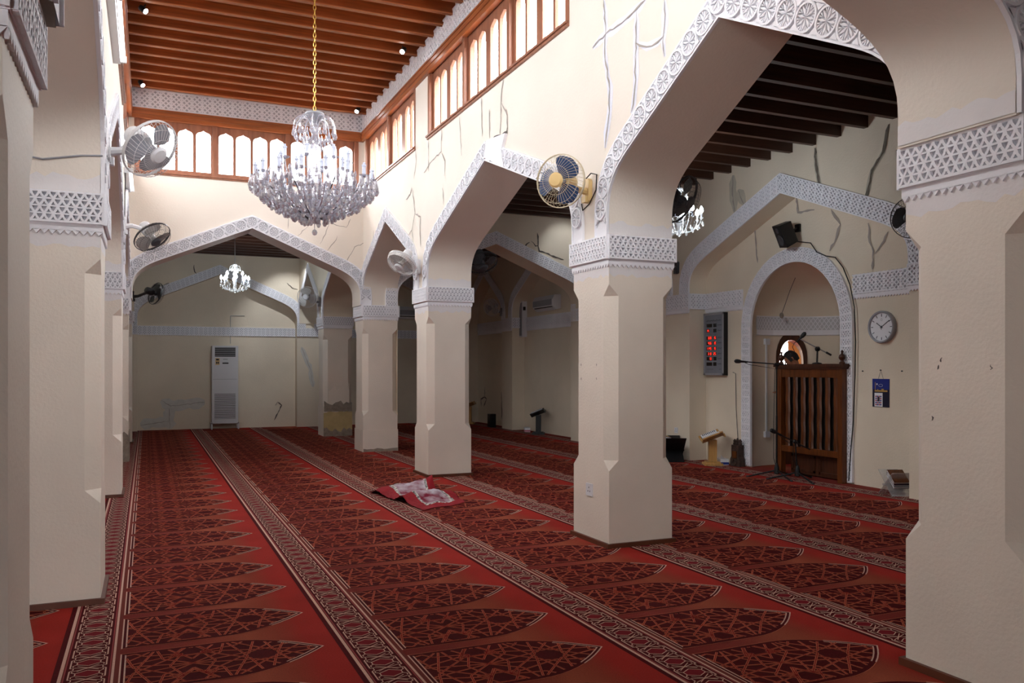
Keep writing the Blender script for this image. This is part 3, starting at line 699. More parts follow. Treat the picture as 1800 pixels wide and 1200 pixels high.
for k in range(nn):
    a, b = aa - 2 * aa * k / nn, aa - 2 * aa * (k + 1) / nn
    def mpn(s, n, z, a=a, b=b):
        t = s; ang = a + (b - a) * t; return Vector((NX + (NR - n) * math.cos(ang), NYc + (NR - n) * math.sin(ang), z))
    q.face([mpn(0, .02, 1.93), mpn(1, .02, 1.93), mpn(1, .02, 2.11), mpn(0, .02, 2.11)], 0)
    q.face([mpn(0, .03, 1.86), mpn(1, .03, 1.86), mpn(1, .03, 1.93), mpn(0, .03, 1.93)], 1); q.face([mpn(0, .03, 2.11), mpn(1, .03, 2.11), mpn(1, .03, 2.125), mpn(0, .03, 2.125)], 1)
    q.face([mpn(0, .03, 2.125), mpn(1, .03, 2.125), mpn(1, 0, 2.13), mpn(0, 0, 2.13)], 1); q.face([mpn(0, .03, 1.86), mpn(1, .03, 1.86), mpn(1, 0, 1.85), mpn(0, 0, 1.85)], 1)
    for s0_, s1_ in ((0, .5), (.5, 1)):
        fn = lambda s, z, d: mpn(s, d, z)
        for (p, r_) in (((s0_, 1.935), (s1_, 2.02)), ((s0_, 2.02), (s1_, 2.105)), ((s0_, 2.02), (s1_, 1.935)), ((s0_, 2.105), (s1_, 2.02))):
            A0, A1 = mpn(p[0], .034, p[1]), mpn(r_[0], .034, r_[1]); up = Vector((0, 0, .009))
            q.face([A0 - up, A1 - up, A1 + up, A0 + up], 1)
q.build('niche_band', ['stucco_mid', 'stucco_white'], wall_qib)
# doorway of the niche
dr = sroot('door_1', (8.5, 9.4, 0), 'narrow arched doorway in the niche, daylight outside'); mb = MB(); n = 14
for k in range(n + 8):                                 # dark frame: straight jambs then arch
    pass
def dpt(t, z): a = ND0 + (ND1 - ND0) * t; return NP(a, z)
outl = [(0, 0), (0, 1.52)] + [(.5 - .5 * math.cos(math.pi * k / 12), 1.52 + .34 * math.sin(math.pi * k / 12)) for k in range(1, 12)] + [(1, 1.52), (1, 0)]
mid = (.5, 1.2)
outv = Vector((NP((ND0 + ND1) / 2, 0) - Vector((NX, NYc, 0)))).normalized()
for (p, r_) in zip(outl, outl[1:]):
    ex = lambda v: (mid[0] + (v[0] - mid[0]) * 1.10, v[1] + max(0, v[1] - 1.2) * .06)
    A, B = dpt(*ex(p)), dpt(*ex(r_)); ins = lambda v: (v[0] + (mid[0] - v[0]) * .16, v[1] + (min(mid[1], v[1]) - v[1]) * .10)
    A2, B2 = dpt(*ins(p)), dpt(*ins(r_)); i0 = -.015 * outv; i1 = .30 * outv
    mb.face([A + i0, B + i0, B2 + i0, A2 + i0]); mb.face([A2 + i0, B2 + i0, B2 + i1, A2 + i1]); mb.face([A + i0, B + i0, B + i1, A + i1])
mb.build('door_frame', 'wood_pulpit_dark', dr)
mb = MB(); pA, pB = dpt(-.02, 0) + .03 * outv, dpt(1.02, 0) + .03 * outv; mb.prism([(0, 0), (1, 0), (1, 1.22), (0, 1.22)], 0, .03, lambda a, b, d: pA + (pB - pA) * a + UP * b + outv * d); mb.build('lower_panel', 'wood_pulpit_dark', dr)
pa, pb = dpt(.62, 0) + .22 * outv, dpt(1.0, 0) + .02 * outv
mb = MB(); mb.prism([(0, 0), (1, 0), (1, 1.8), (0, 1.8)], 0, .03, lambda a, b, d: pa + (pb - pa) * a + Vector((0, 0, b)) + outv.cross(UP) * d); mb.build('door_leaf', 'curtain', dr)
portal(tuple(NP((ND0 + ND1) / 2, 1.0) + outv * .35), lookmat((0, 0, 0), outv).to_euler(), .5, 1.8)
# outer walls behind and left of the camera
mb = MB(); mb.box(XW - .2, YB, 0, XW, YE + .4, 4.2); struct(mb.build('wall_left_outer', 'plaster'), 'outer wall of the left aisle')
mb = MB(); mb.box(XW, YB - .2, 0, -3.6, YB, 4.2); mb.box(-2.6, YB - .2, 0, XQ + .5, YB, 4.2); mb.box(-3.6, YB - .2, 2.1, -2.6, YB, 4.2)  # the opening is added to let fill daylight into the front bay
struct(mb.build('wall_back', 'plaster'), 'back wall with an opening added to light the front bay'); portal((-3.1, YB - .1, 1.05), (R(90), 0, 0), 1.0, 2.1)

# ------------------------------------------------------------------ carpet: prayer niches and border stripes
def clip_convex(p, q, poly):
    t0, t1 = 0.0, 1.0; dx, dy = q[0] - p[0], q[1] - p[1]; k = len(poly)
    for i in range(k):
        a, b = poly[i], poly[(i + 1) % k]; nx, ny = -(b[1] - a[1]), b[0] - a[0]
        d = nx * dx + ny * dy; e = nx * (a[0] - p[0]) + ny * (a[1] - p[1])
        if abs(d) < 1e-12:
            if e > 0: return None
        elif d > 0: t0 = max(t0, e / d)
        else: t1 = min(t1, e / d)
    if t1 - t0 < 1e-4: return None
    return (p[0] + dx * t0, p[1] + dy * t0), (p[0] + dx * t1, p[1] + dy * t1)
PITCH_X, PITCH_Y, NW, NL = 1.275, .619, .538, .934
def niche_outline(ins=0.0):
    hw = NW / 2; up = bez((.46, hw), (.64, hw), (.80, hw * .55), (NL, 0), 9)
    pts = [(0, -hw), (.46, -hw)] + [(x, -y) for x, y in up[1:]] + [(x, y) for x, y in up[-2::-1]] + [(0, hw)]
    if not ins: return pts
    cx, cy = .42, 0; out = []; k = len(pts)
    for i, p in enumerate(pts):
        a, b = pts[i - 1], pts[(i + 1) % k]
        n1 = Vector((-(p[1] - a[1]), p[0] - a[0])).normalized() if (Vector(p) - Vector(a)).length > 1e-6 else Vector((0, 0))
        n2 = Vector((-(b[1] - p[1]), b[0] - p[0])).normalized() if (Vector(b) - Vector(p)).length > 1e-6 else Vector((0, 0))
        n = (n1 + n2) / 2; kk = max(n.length_squared, .35); out.append((p[0] + n.x / kk * ins, p[1] + n.y / kk * ins))
    return out
def niche_mesh():
    mb = MB(); o0, o1, o2, o3 = niche_outline(), niche_outline(.007), niche_outline(.020), niche_outline(.027); Z = .0008
    mb.face([(x, y, Z) for x, y in o0], 0)
    def loop(A, B, z, mi, cut=None):
        for i in range(len(A)):
            j = (i + 1) % len(A); mb.face([(*A[i], z), (*A[j], z), (*B[j], z), (*B[i], z)], mi)
    # cream outline is bold at the foot and the point, a thin gold one along the flanks
    k = len(o0)
    for i in range(k):
        j = (i + 1) % k; bold = i == k - 1 or (o0[i][0] + o0[j][0]) / 2 > .72
        if bold:
            mb.face([(*o0[i], Z * 2), (*o0[j], Z * 2), (*o1[j], Z * 2), (*o1[i], Z * 2)], 3)
            mb.face([(*o2[i], Z * 2), (*o2[j], Z * 2), (*o3[j], Z * 2), (*o3[i], Z * 2)], 3)
        else:
            h1 = [((a[0] + b[0]) / 2, (a[1] + b[1]) / 2) for a, b in ((o0[i], o1[i]), (o0[j], o1[j]))]
            mb.face([(*o0[i], Z * 2), (*o0[j], Z * 2), (*h1[1], Z * 2), (*h1[0], Z * 2)], 1)
    clip = niche_outline(.028); segs = set()
    Rr = .318; cs = [(0, 0), (.636, 0), (.318, .551), (.318, -.551), (.954, .551), (.954, -.551), (1.272, 0)]
    for (cx, cy) in cs:
        for i in range(12):
            t = R(30) * i; Mx, My = cx + Rr * math.cos(t), cy + Rr * math.sin(t)
            for phi, kk in ((12.2, 4), (40, 2)):
                beta = R(15) * kk; ph = R(phi); ra = Rr * math.sin(ph) / math.sin(beta + ph)
                for sg in (-1, 1):
                    a = t + sg * beta; segs.add((round(Mx, 4), round(My, 4), round(cx + ra * math.cos(a), 4), round(cy + ra * math.sin(a), 4)))
    for tri in ((.318, .184), (.318, -.184), (.636, .367), (.636, -.367), (0, .367), (0, -.367), (.954, .184), (.954, -.184)):
        for i in range(6):
            a0, a1 = R(60) * i + R(30), R(60) * (i + 1) + R(30); r0, r1 = (.052, .098) if i % 2 == 0 else (.098, .052)
            segs.add((round(tri[0] + r0 * math.cos(a0), 4), round(tri[1] + r0 * math.sin(a0), 4), round(tri[0] + r1 * math.cos(a1), 4), round(tri[1] + r1 * math.sin(a1), 4)))
            a2 = R(60) * (i + 2) + R(30); segs.add((round(tri[0] + .12 * math.cos(a0), 4), round(tri[1] + .12 * math.sin(a0), 4), round(tri[0] + .12 * math.cos(a2), 4), round(tri[1] + .12 * math.sin(a2), 4)))
    for x0, y0, x1, y1 in sorted(segs):
        c = clip_convex((x0, y0), (x1, y1), clip)
        if not c: continue
        (ax, ay), (bx, by) = c; l = math.hypot(bx - ax, by - ay); nx, ny = -(by - ay) / l, (bx - ax) / l
        for w, z, mi in ((.0120, Z * 3, 1), (.0042, Z * 4, 2)):
            mb.face([(ax + nx * w / 2, ay + ny * w / 2, z), (bx + nx * w / 2, by + ny * w / 2, z), (bx - nx * w / 2, by - ny * w / 2, z), (ax - nx * w / 2, ay - ny * w / 2, z)], mi)
    return mb.mesh('prayer_niche', ['carpet_dark', 'carpet_gold', 'carpet_core', 'carpet_cream'])
NICHE = niche_mesh()
ROW_Y = {0: 4.217, 1: 4.264, 2: 4.342, 3: 4.37, 4: 4.42, 5: 4.47, -1: 4.816}
def in_solid(x, y):
    for ys, xc in ((RY, xr), (LY, xl)):
        for yy in ys:
            if abs(x - xc) < .3 and yy < y < yy + W: return True
    return False
for k in range(-1, 6):
    bx = -.117 + PITCH_X * k
    n0, n1 = (-5, 26)
    for j in range(n0, n1):
        y = ROW_Y[k] + PITCH_Y * j
        if not (1.9 < y < YE - .2): continue
        if k == -1 and y > 8.5: continue
        if k == 5 and (y < 4.4): continue
        if bx + NL > XP - .02 and k == 5: continue
        p = proj = None
        d = depth((bx + .5, y, 0)); 
        if d < .5: continue
        px = CX + F * ((bx + .5) * CT - y * ST) / d
        if px > 2050 or px < -300: continue
        put(NICHE, 'prayer_niche', floor, Matrix.Translation((bx, y, 0)))
def stripe_mesh(y0, y1):
    mb = MB(); Z = .0009
    def q(x0, x1, z, mi): mb.face([(x0, y0, z), (x1, y0, z), (x1, y1, z), (x0, y1, z)], mi)
    q(-.392, -.120, Z * .5, 4); q(-.392, -.366, Z, 0); q(-.344, -.156, Z, 0)
    q(-.367, -.352, Z * 1.5, 1); q(-.346, -.341, Z * 1.5, 2); q(-.159, -.154, Z * 1.5, 2); q(-.149, -.138, Z * 1.5, 1)
    per = .155; n = int((y1 - y0) / per); cx = -.25
    def ln(p, r_, w=.0048, mi=1, z=Z * 2.2):
        dx, dy = r_[0] - p[0], r_[1] - p[1]; l = math.hypot(dx, dy); nx, ny = -dy / l * w / 2, dx / l * w / 2
        mb.face([(p[0] + nx, p[1] + ny, z), (r_[0] + nx, r_[1] + ny, z), (r_[0] - nx, r_[1] - ny, z), (p[0] - nx, p[1] - ny, z)], mi)
    for k in range(n):
        yc = y0 + (k + .5) * per; hx = [(cx - .050, yc + .016), (cx, yc + .046), (cx + .050, yc + .016), (cx + .050, yc - .016), (cx, yc - .046), (cx - .050, yc - .016)]
        mb.face([(*p, Z * 2) for p in hx], 3)
        for i in range(6): ln(hx[i], hx[(i + 1) % 6])
        for sx in (-1, 1):
            e = cx + sx * .076; f = cx + sx * .062
            ln((e, yc - .062), (e, yc + .052), .0065); ln((e, yc + .052), (f, yc + .064)); ln((f, yc + .064), (f, yc + .091))
            ln((f, yc + .091), (e, yc + .093)); ln((cx + sx * .050, yc + .016), (cx + sx * .066, yc + .030)); ln((cx + sx * .066, yc + .030), (cx + sx * .064, yc + .050))
            ln((cx + sx * .050, yc - .016), (cx + sx * .066, yc - .030)); ln((cx + sx * .066, yc - .030), (cx + sx * .064, yc - .048))
            ln((cx + sx * .060, yc + .050), (cx - sx * .060, yc + per - .058)); ln((cx + sx * .046, yc + .042), (cx - sx * .046, yc + per - .040))
    return mb.mesh('border_stripe', ['carpet_dark', 'carpet_cream', 'carpet_pink', 'carpet_rose', 'carpet_brown'])
STR = stripe_mesh(1.4, YE + .2)
for k in range(0, 7): put(STR, 'border_stripe', floor, Matrix.Translation((PITCH_X * k, .07 * k, 0)))

# ------------------------------------------------------------------ cracks and repairs
def zz(ox, oy, s, *p): return [(ox + x / s, oy + y / s) for x, y in p]
A_ = lambda *p: zz(600, 0, 3.75, *p)
B_ = lambda *p: zz(640, 330, 5.215, *p)
C_ = lambda *p: zz(1010, 0, 4.6156, *p)
cracks(wall_right, 'X', XR, mRight, [A_((490, 985), (495, 1060), (480, 1180)), A_((575, 905), (577, 1130)), A_((662, 845), (660, 1000), (585, 1075), (545, 1140)), A_((665, 1010), (685, 1060), (680, 1160)),
    A_((780, 770), (795, 1025)), A_((925, 640), (930, 900)), A_((978, 720), (980, 910)), A_((1070, 510), (1055, 660), (1050, 900)), A_((1060, 680), (1095, 760), (1098, 850)),
    B_((440, 0), (425, 60), (385, 110)), B_((445, 10), (470, 230), (455, 300), (440, 390), (405, 440)), B_((470, 235), (520, 265), (515, 380), (520, 540)), B_((720, 0), (730, 155)), B_((440, 390), (455, 520)), B_((40, 575), (78, 540), (90, 390))], .016)
cracks(wall_right, 'X', XR, mRight, [C_((240, 0), (255, 200), (250, 480), (290, 720), (280, 950), (250, 1200)), C_((150, 390), (260, 270), (350, 210), (480, 100), (580, 0)), C_((505, 90), (500, 350), (495, 700), (480, 850), (460, 920)), C_((505, 350), (590, 380), (680, 340), (730, 290)), C_((735, 0), (735, 200), (720, 340), (735, 460))], .012, filler=.075)
cracks(wall_right, 'X', XR, mRight, [A_((985, 925), (1030, 900), (1060, 895), (1095, 870), (1098, 840))], .030, 'crack_dark', .004)
# broken band at the apex of the middle arch: plain plaster over the carving
ap = [atX(x, y, XR) for x, y in zz(600, 0, 3.75, (975, 928), (1096, 880), (1072, 985), (1086, 1100), (960, 1040))]
mb = MB(); mb.prism([(p.y, p.z) for p in ap], -.002, .034, lambda a, b, d: mRight(a, d, b)); mb.build('plaster_patch', 'stucco_white', wall_right)
D_ = lambda *p: zz(220, 380, 4.09, *p)
cracks(wall_end, 'Y', 13.58, mEnd, [D_((1175, 0), (1170, 90)), D_((1470, 50), (1440, 130), (1400, 200)), D_((1620, 20), (1590, 80), (1470, 50)), D_((1525, 140), (1500, 190), (1450, 250)), D_((1730, 190), (1650, 220), (1590, 330)), D_((1330, 60), (1240, 140))], .009)
G_ = lambda *p: zz(1200, 0, 3, *p)
cracks(wall_qib, 'X', XQ, mQib, [G_((700, 780), (705, 870), (720, 960), (735, 1010)), G_((1090, 655), (1060, 800), (1000, 900), (970, 1050)), G_((1130, 790), (1155, 900), (1170, 960))], .032, 'crack_mid', .003, filler=.06, fm='filler_grey')
cracks(wall_qib, 'X', XQ, mQib, [zz(1160, 280, 4.2875, (555, 120), (550, 240), (565, 400)), zz(1160, 280, 4.2875, (590, 230), (640, 340))], .02, 'crack_soft', .003, filler=.15, fm='filler_grey')
H_ = lambda *p: zz(1380, 280, 4.2846, *p)
cracks(wall_qib, 'X', XP, mQibP, [H_((350, 375), (380, 430), (420, 490), (390, 590), (340, 690)), H_((630, 480), (640, 620), (670, 690), (660, 830)), H_((780, 545), (730, 640), (680, 710)), H_((90, 280), (100, 400), (225, 380)), zz(1160, 280, 4.2875, (715, 490), (725, 600), (740, 780))], .028, 'crack_soft', .003)
I_ = lambda *p: zz(800, 380, 6.668, *p)
cracks(wall_ais, 'Y', 13.58, mAis, [I_((960, 195), (970, 350), (985, 410), (1060, 430), (1150, 470), (1270, 510)), I_((890, 290), (940, 350), (970, 345)), I_((800, 370), (870, 305))], .022, 'crack_dark', .003)
cracks(wall_far, 'Y', YE, mFar, [zz(220, 380, 4.09, (495, 350), (500, 400), (520, 420)), zz(220, 380, 4.09, (1165, 480), (1200, 515), (1240, 525)), zz(220, 380, 4.09, (270, 500), (310, 480), (315, 510))], .02, 'crack_dark', .003)
cracks(wall_far, 'Y', YE + .25, mFarP, [zz(0, 400, 3, (850, 910), (900, 940), (1080, 920)), zz(0, 400, 3, (890, 950), (895, 1060)), zz(0, 400, 3, (740, 1040), (890, 1020))], .012, 'crack_soft', .003, filler=.22, fm='filler_blue')
cracks(wall_far, 'Y', YE + .25, mFarP, [((488, 706), (495, 712), (488, 726), (482, 738)), ((488, 706), (484, 712))], .02, 'crack_dark', .003)
cracks(wall_far, 'Y', YE, mFar, [((530, 610), (538, 630), (546, 650), (550, 680))], .008, 'crack_soft', .003, filler=.10, fm='filler_blue')
cracks(wall_qib, 'X', XQ, mQib, [zz(800, 680, 8.57, (705, 70), (708, 200), (710, 480))], .03, 'crack_dark', .003)
cracks(wall_qib, 'X', XP, mQibP, [zz(800, 680, 8.57, (455, 0), (450, 150), (395, 180), (400, 290)), zz(800, 680, 8.57, (450, 150), (480, 180), (440, 290))], .03, 'crack_dark', .003)

# ------------------------------------------------------------------ chandeliers
def drop_mesh(r, l, m):
    mb = MB(); mb.lathe([(.0, 0), (r * .35, -l * .08), (r * .55, -l * .35), (r, -l * .72), (r * .6, -l * .94), (0, -l)], 6); return mb.mesh('crystal_drop', [m])
def chandelier(label, c, zt, zc, big):
    """c = (x,y) centre, zt ceiling, zc height of the arm ring"""
    x, y = c; t = thing('chandelier', label, 'chandelier', (x, y, zc - .4)); T = Matrix.Translation((x, y, 0))
    sc = 1.0 if big else .47; g = 'crystal' if big else 'crystal_bright'
    top = zc + .62 * sc + (.03 if big else .05)
    mb = MB(); n = int((zt - top) / .045) if big else 0
    if big:
        for k in range(n):
            z = zt - .02 - k * .045; a = math.pi / 2 * (k % 2)
            pts = [(x + .013 * math.cos(u) * math.cos(a), y + .013 * math.cos(u) * math.sin(a), z - .02 + .030 * math.sin(u)) for u in [i * math.pi / 4 for i in range(9)]]
            mb.tube(pts, .004, 4, cap=False)
    else: mb.tube([(x, y, zt), (x, y, top)], .006, 5)
    mb.build('chain', 'gold' if big else 'steel', t)
    mb = MB(); mb.lathe([(.0, top + .02), (.09 * sc, top + .015), (.095 * sc, top), (.05 * sc, top - .05 * sc), (.035 * sc, top - .09 * sc)], 16, 0, T); mb.build('top_cup', 'grey_plastic' if big else g, t, True)
    mb = MB(); mb.lathe([(.03 * sc, top - .08 * sc), (.05 * sc, top - .13 * sc), (.03 * sc, top - .2 * sc), (.06 * sc, top - .28 * sc), (.03 * sc, top - .36 * sc), (.055 * sc, top - .45 * sc), (.03 * sc, top - .55 * sc), (.07 * sc, zc - .05 * sc), (.04 * sc, zc - .3 * sc), (.07 * sc, zc - .36 * sc), (.02 * sc, zc - .42 * sc)], 12, 0, T); mb.build('stem', g, t, True)
    DR = drop_mesh(.025 if big else .016, .115 if big else .06, g); DS = drop_mesh(.017 if big else .012, .075 if big else .05, g)
    def drops(n, r, z, me, jz=.0, ph=0.0):
        for k in range(n):
            a = 2 * math.pi * (k + ph) / n; put(me, 'crystal_drop', t, Matrix.Translation((x + r * math.cos(a), y + r * math.sin(a), z + random.uniform(-jz, jz))) @ Matrix.Rotation(random.uniform(0, 3), 4, 'Z'))
    na = 10 if big else 6                              # crown of curved arms
    for k in range(na):
        a = 2 * math.pi * k / na; mb = MB()
        pts = bez((.03 * sc, 0, top - .12 * sc), (.05 * sc, 0, top + .02 * sc), (.19 * sc, 0, top - .0 * sc), (.20 * sc, 0, top - .12 * sc), 7)
        mb.tube([(x + p[0] * math.cos(a), y + p[0] * math.sin(a), p[2]) for p in pts], .008 * sc + .001, 5); mb.build('crown_arm', g, t)
    drops(na, .20 * sc, top - .12 * sc, DR); drops(na + 4, .14 * sc, top - .16 * sc, DS, .02)
    if big: drops(10, .10, top - .26, DS, .03); drops(12, .17, top - .22, DS, .03)
    tiers = ((16, .56, zc, .13), (8, .33, zc + .17, .13)) if big else ((8, .25, zc, .06), (4, .14, zc + .09, .06))
    for n, r, z, hh in tiers:
        for k in range(n):
            a = 2 * math.pi * (k + (.5 if n == 8 and big else 0)) / n; ca, sa = math.cos(a), math.sin(a); mb = MB()
            z0 = zc - .30 * sc
            pts = bez((.05 * sc, 0, z0), (r * .5, 0, z0 - .06 * sc), (r * .95, 0, z - .22 * sc), (r, 0, z), 9)
            mb.tube([(x + p[0] * ca, y + p[0] * sa, p[2]) for p in pts], .008 if big else .005, 5); mb.build('arm', g, t)
            px, py = x + r * ca, y + r * sa; Tc = Matrix.Translation((px, py, z)); cs = 1 if big else .55
            mb = MB(); mb.lathe([(.012 * cs, -.012), (.045 * cs, .004), (.050 * cs, .012), (.014 * cs, .004)], 10, 0, Tc); mb.build('dish', g, t, True)
            mb = MB(); mb.lathe([(.017 * cs, 0), (.017 * cs, hh * .72), (.022 * cs, hh * .74), (.022 * cs, hh * .84), (.012 * cs, hh * .86), (.012 * cs, hh)], 9, 0, Tc); cd = mb.build('candle', 'candle', t, True)
            if not big:
                mb = MB(); mb.lathe([(.008, hh), (.024, hh + .02), (.022, hh + .045), (.004, hh + .08)], 8, 0, Tc); mb.build('bulb', 'bulb', cd, True)
            if big and n == 16:
                for dz, dr_ in ((-.02, .05),):
                    put(DS, 'crystal_drop', t, Matrix.Translation((px + dr_ * ca, py + dr_ * sa, z + dz)))
    if big:
        for k in range(8):
            a = 2 * math.pi * (k + .25) / 8; mb = MB(); mb.tube([(x + .50 * math.cos(a), y + .50 * math.sin(a), zc - .06), (x + .30 * math.cos(a), y + .30 * math.sin(a), zc - .22), (x + .05 * math.cos(a), y + .05 * math.sin(a), zc - .38)], .006, 5); mb.build('rod', 'grey_dark', t)
        for r, z, n in ((.605, .0, 44), (.56, -.055, 40), (.50, -.11, 36), (.43, -.16, 32), (.36, -.205, 26), (.28, -.25, 20), (.20, -.29, 14), (.12, -.32, 10)):
            drops(n, r, zc + z, DR, .014, random.random())
        fb = MB()                                      # the uncountable small crystals packed inside the bowl
        for k in range(420):
            a = random.uniform(0, 6.283); r = .58 * math.sqrt(random.random()); zz_ = zc + .02 - .30 * (1 - r / .6) + random.uniform(-.02, .07)
            fb.lathe([(.0, 0), (.010, -.02), (.016, -.05), (.0, -.07)], 5, 0, Matrix.Translation((x + r * math.cos(a), y + r * math.sin(a), zz_)))
        fo = fb.build('crystal_fill', g, t); fo['kind'] = 'stuff'
        mb = MB(); mb.lathe([(.004, zc - .42), (.004, zc - .475), (.02, zc - .485), (.028, zc - .505), (.02, zc - .528), (.002, zc - .535)], 10, 0, T); mb.build('bottom_ball', g, t, True)
    else:
        for r, z, n in ((.27, -.02, 14), (.22, -.06, 12), (.16, -.09, 9), (.09, -.12, 6)): drops(n, r, zc + z, DR, .01, random.random())
        l = bpy.data.lights.new('chandelier_light', 'POINT'); l.energy = 12; l.color = (.80, .92, 1.0); l.shadow_soft_size = .16
        lo = bpy.data.objects.new('chandelier_light', l); col.objects.link(lo); lo.parent = t; lo.location = (0, 0, .58)
    return t
p = atX(553, 318, 1.51); chandelier('large unlit crystal chandelier on a gold chain in the nave', (1.51, p.y), 5.69, p.z, True)
p = atX(413, 497, 1.55); chandelier('small lit crystal chandelier behind the nave end arch', (1.55, p.y), 4.075, p.z, False)
p = atX(1194, 386, 5.6); chandelier('small lit crystal chandelier in the aisle, half hidden by a fan', (5.6, p.y), 4.275, p.z, False)

# ------------------------------------------------------------------ wall fans
def guard_mesh(rad, dep, m, nw=44, wr=.0014):
    mb = MB()
    for r, z, w in ((rad, 0, .0045), (rad * .86, dep * .72, wr), (rad * .55, dep * .96, wr), (rad, -.012, .003)):
        mb.tube([(r * math.cos(2 * math.pi * k / 32), r * math.sin(2 * math.pi * k / 32), z) for k in range(33)], w, 4, cap=False)
    for k in range(nw):
        a = 2 * math.pi * k / nw
        mb.tube([(rr * rad * math.cos(a + tw), rr * rad * math.sin(a + tw), z) for rr, z, tw in ((1, 0, 0), (.88, dep * .70, .05), (.55, dep * .96, .15), (.22, dep, .25))], wr, 3, cap=False)
    return mb.mesh('guard', [m])
def blade_mesh(rad, m):
    mb = MB(); n = 8
    prof = [(.14, -.40, .40), (.26, -.72, .55), (.42, -.90, .62), (.60, -.92, .64), (.76, -.80, .64), (.87, -.52, .58), (.93, -.10, .40)]
    rows = []
    for r, a0, a1 in prof:
        rows.append([(r * rad * math.cos(a0 + (a1 - a0) * i / 4), r * rad * math.sin(a0 + (a1 - a0) * i / 4), .035 * (i / 4 - .5) * (1.0)) for i in range(5)])
    for A, B in zip(rows, rows[1:]):
        for i in range(4): mb.face([A[i], A[i + 1], B[i + 1], B[i]])
    v = list(mb.v); nf = len(mb.f)
    for k in range(nf): mb.face([(p[0], p[1], p[2] - .003) for p in (v[i] for i in mb.f[k])][::-1])
    return mb.mesh('blade', [m], True)
GM, BMs = {}, {}
def fan(label, mount, wn, ctr, face, rad=.21, cb='white_plastic', cw='wire_white', cbl='grey_blade', hubc='white_plastic', clear=False, ph=None):
    mount, ctr, wn, face = Vector(mount), Vector(ctr), Vector(wn).normalized(), Vector(face).normalized()
    t = thing('wall_fan', label, 'fan', mount)
    side = UP.cross(wn).normalized()
    Tm = Matrix((side, UP, wn)).transposed().to_4x4(); Tm.translation = mount
    mb = MB(); mb.prism([(-.045, -.09), (.045, -.09), (.05, .07), (.03, .09), (-.03, .09), (-.05, .07)], 0, .035, lambda a, b, d: Tm @ Vector((a, b, d)))
    mb.box(-.03, -.10, .0, .03, -.05, .055, 0, Tm); mb.build('wall_bracket', cb, t)
    motor = ctr - face * .13; neck = motor - face * .02 - UP * .02
    mb = MB(); mb.tube([mount + wn * .03 - UP * .01, mount + wn * .10, (mount + wn * .10 + neck) / 2 + UP * .0, neck], [.03, .026, .024, .03], 8); mb.build('arm', cb, t, True)
    Th = lookmat(ctr, face)
    mb = MB(); mb.lathe([(.0, -.21), (.045, -.21), (.062, -.19), (.068, -.10), (.055, -.055), (.03, -.05)], 14, 0, Th); mb.build('motor', cb, t, True)
    if (rad, cw) not in GM: GM[(rad, cw)] = (guard_mesh(rad, .085, cw), guard_mesh(rad, -.06, cw, 28))
    put(GM[(rad, cw)][0], 'front_guard', t, Th); put(GM[(rad, cw)][1], 'rear_guard', t, Th @ Matrix.Translation((0, 0, -.004)))
    if clear:
        mb = MB(); mb.lathe([(rad * .99, -.03), (rad, 0), (rad * .9, .035)], 24, 0, Th); mb.f = mb.f[:-2]; mb.m = mb.m[:-2]; mb.build('rim', 'clear_guard', t, True)
    if (rad, cbl) not in BMs: BMs[(rad, cbl)] = blade_mesh(rad, cbl)
    ph = random.uniform(0, 2) if ph is None else R(ph)
    for k in range(3): put(BMs[(rad, cbl)], 'blade', t, Th @ Matrix.Rotation(ph + 2 * math.pi * k / 3, 4, 'Z'))
    mb = MB(); mb.lathe([(.028, -.055), (.034, .0), (.03, .03)], 12, 0, Th); mb.build('hub', cbl, t, True)
    mb = MB(); mb.lathe([(.058, .072), (.060, .084), (.045, .096), (.0, .100)], 16, 0, Th); mb.build('hub_cap', hubc, t, True)
    return t
def dirv(r, u, f, px=None):
    if px is None: return RGT * r + UP * u + FWD * f
    v = ray(px, CY).normalized(); rt = v.cross(UP).normalized()
    return rt * r + UP * u + v * f
X_ = Vector((1, 0, 0)); Y_ = Vector((0, 1, 0))
m1 = Vector((XL, 6.05, 2.82)); fan('large white fan with three grey blades above the grey-shaded column', m1, X_, atD(265, 262, depth(m1) + .05), dirv(.60, -.58, -.54, 265), .20, ph=80)
m2 = Vector((XL, 10.25, 2.98)); fan('white fan in a dark wire cage on the tube-lamp wall', m2, X_, atD(268, 417, depth(m2) + .15), dirv(.46, -.74, -.46, 268), .21, 'white_plastic', 'wire_dark', 'clear_blade', 'grey_dark')
m3 = atX(1036, 335, XR); fan('old cream fan with dark blue blades on the arcade spandrel', m3, -X_, atD(985, 318, depth(m3) - .22), dirv(-.42, -.10, -.85, 985), .205, 'yellow_plastic', 'wire_cream', 'blue_blade', 'yellow_plastic', ph=62)
m4 = atX(738, 468, XR); fan('white fan with clear rim tilted down over the column beside the rug', m4, -X_, atD(706, 462, depth(m4) - .15), dirv(-.45, -.72, -.42, 706), .20, 'white_plastic', 'wire_white', 'clear_blade', 'white_plastic', True)
m5 = Vector((XR + W, 10.62, 2.86)); fan('black fan on the aisle face of the column beside the rug', m5, X_, atD(848, 462, depth(m5) - .05), dirv(.25, -.80, -.5, 848), .21, 'grey_dark', 'wire_dark', 'dark_blade', 'grey_dark')
m6 = Vector((XR + W, 6.0, 2.82)); fan('dark fan hiding the lit chandelier in the aisle', m6, X_, atD(1199, 351, depth(m6) - .02), dirv(.78, -.48, -.38, 1199), .205, 'grey_dark', 'wire_dark', 'dark_blade', 'grey_dark')
m7 = atX(1191, 470, XQ); fan('grey fan turned away on the pilaster left of the lit digital board', m7, -X_, atD(1150, 462, depth(m7) - .15), dirv(-.8, -.2, -.4, 1150), .20, 'grey_dark', 'wire_dark', 'dark_blade', 'grey_dark')
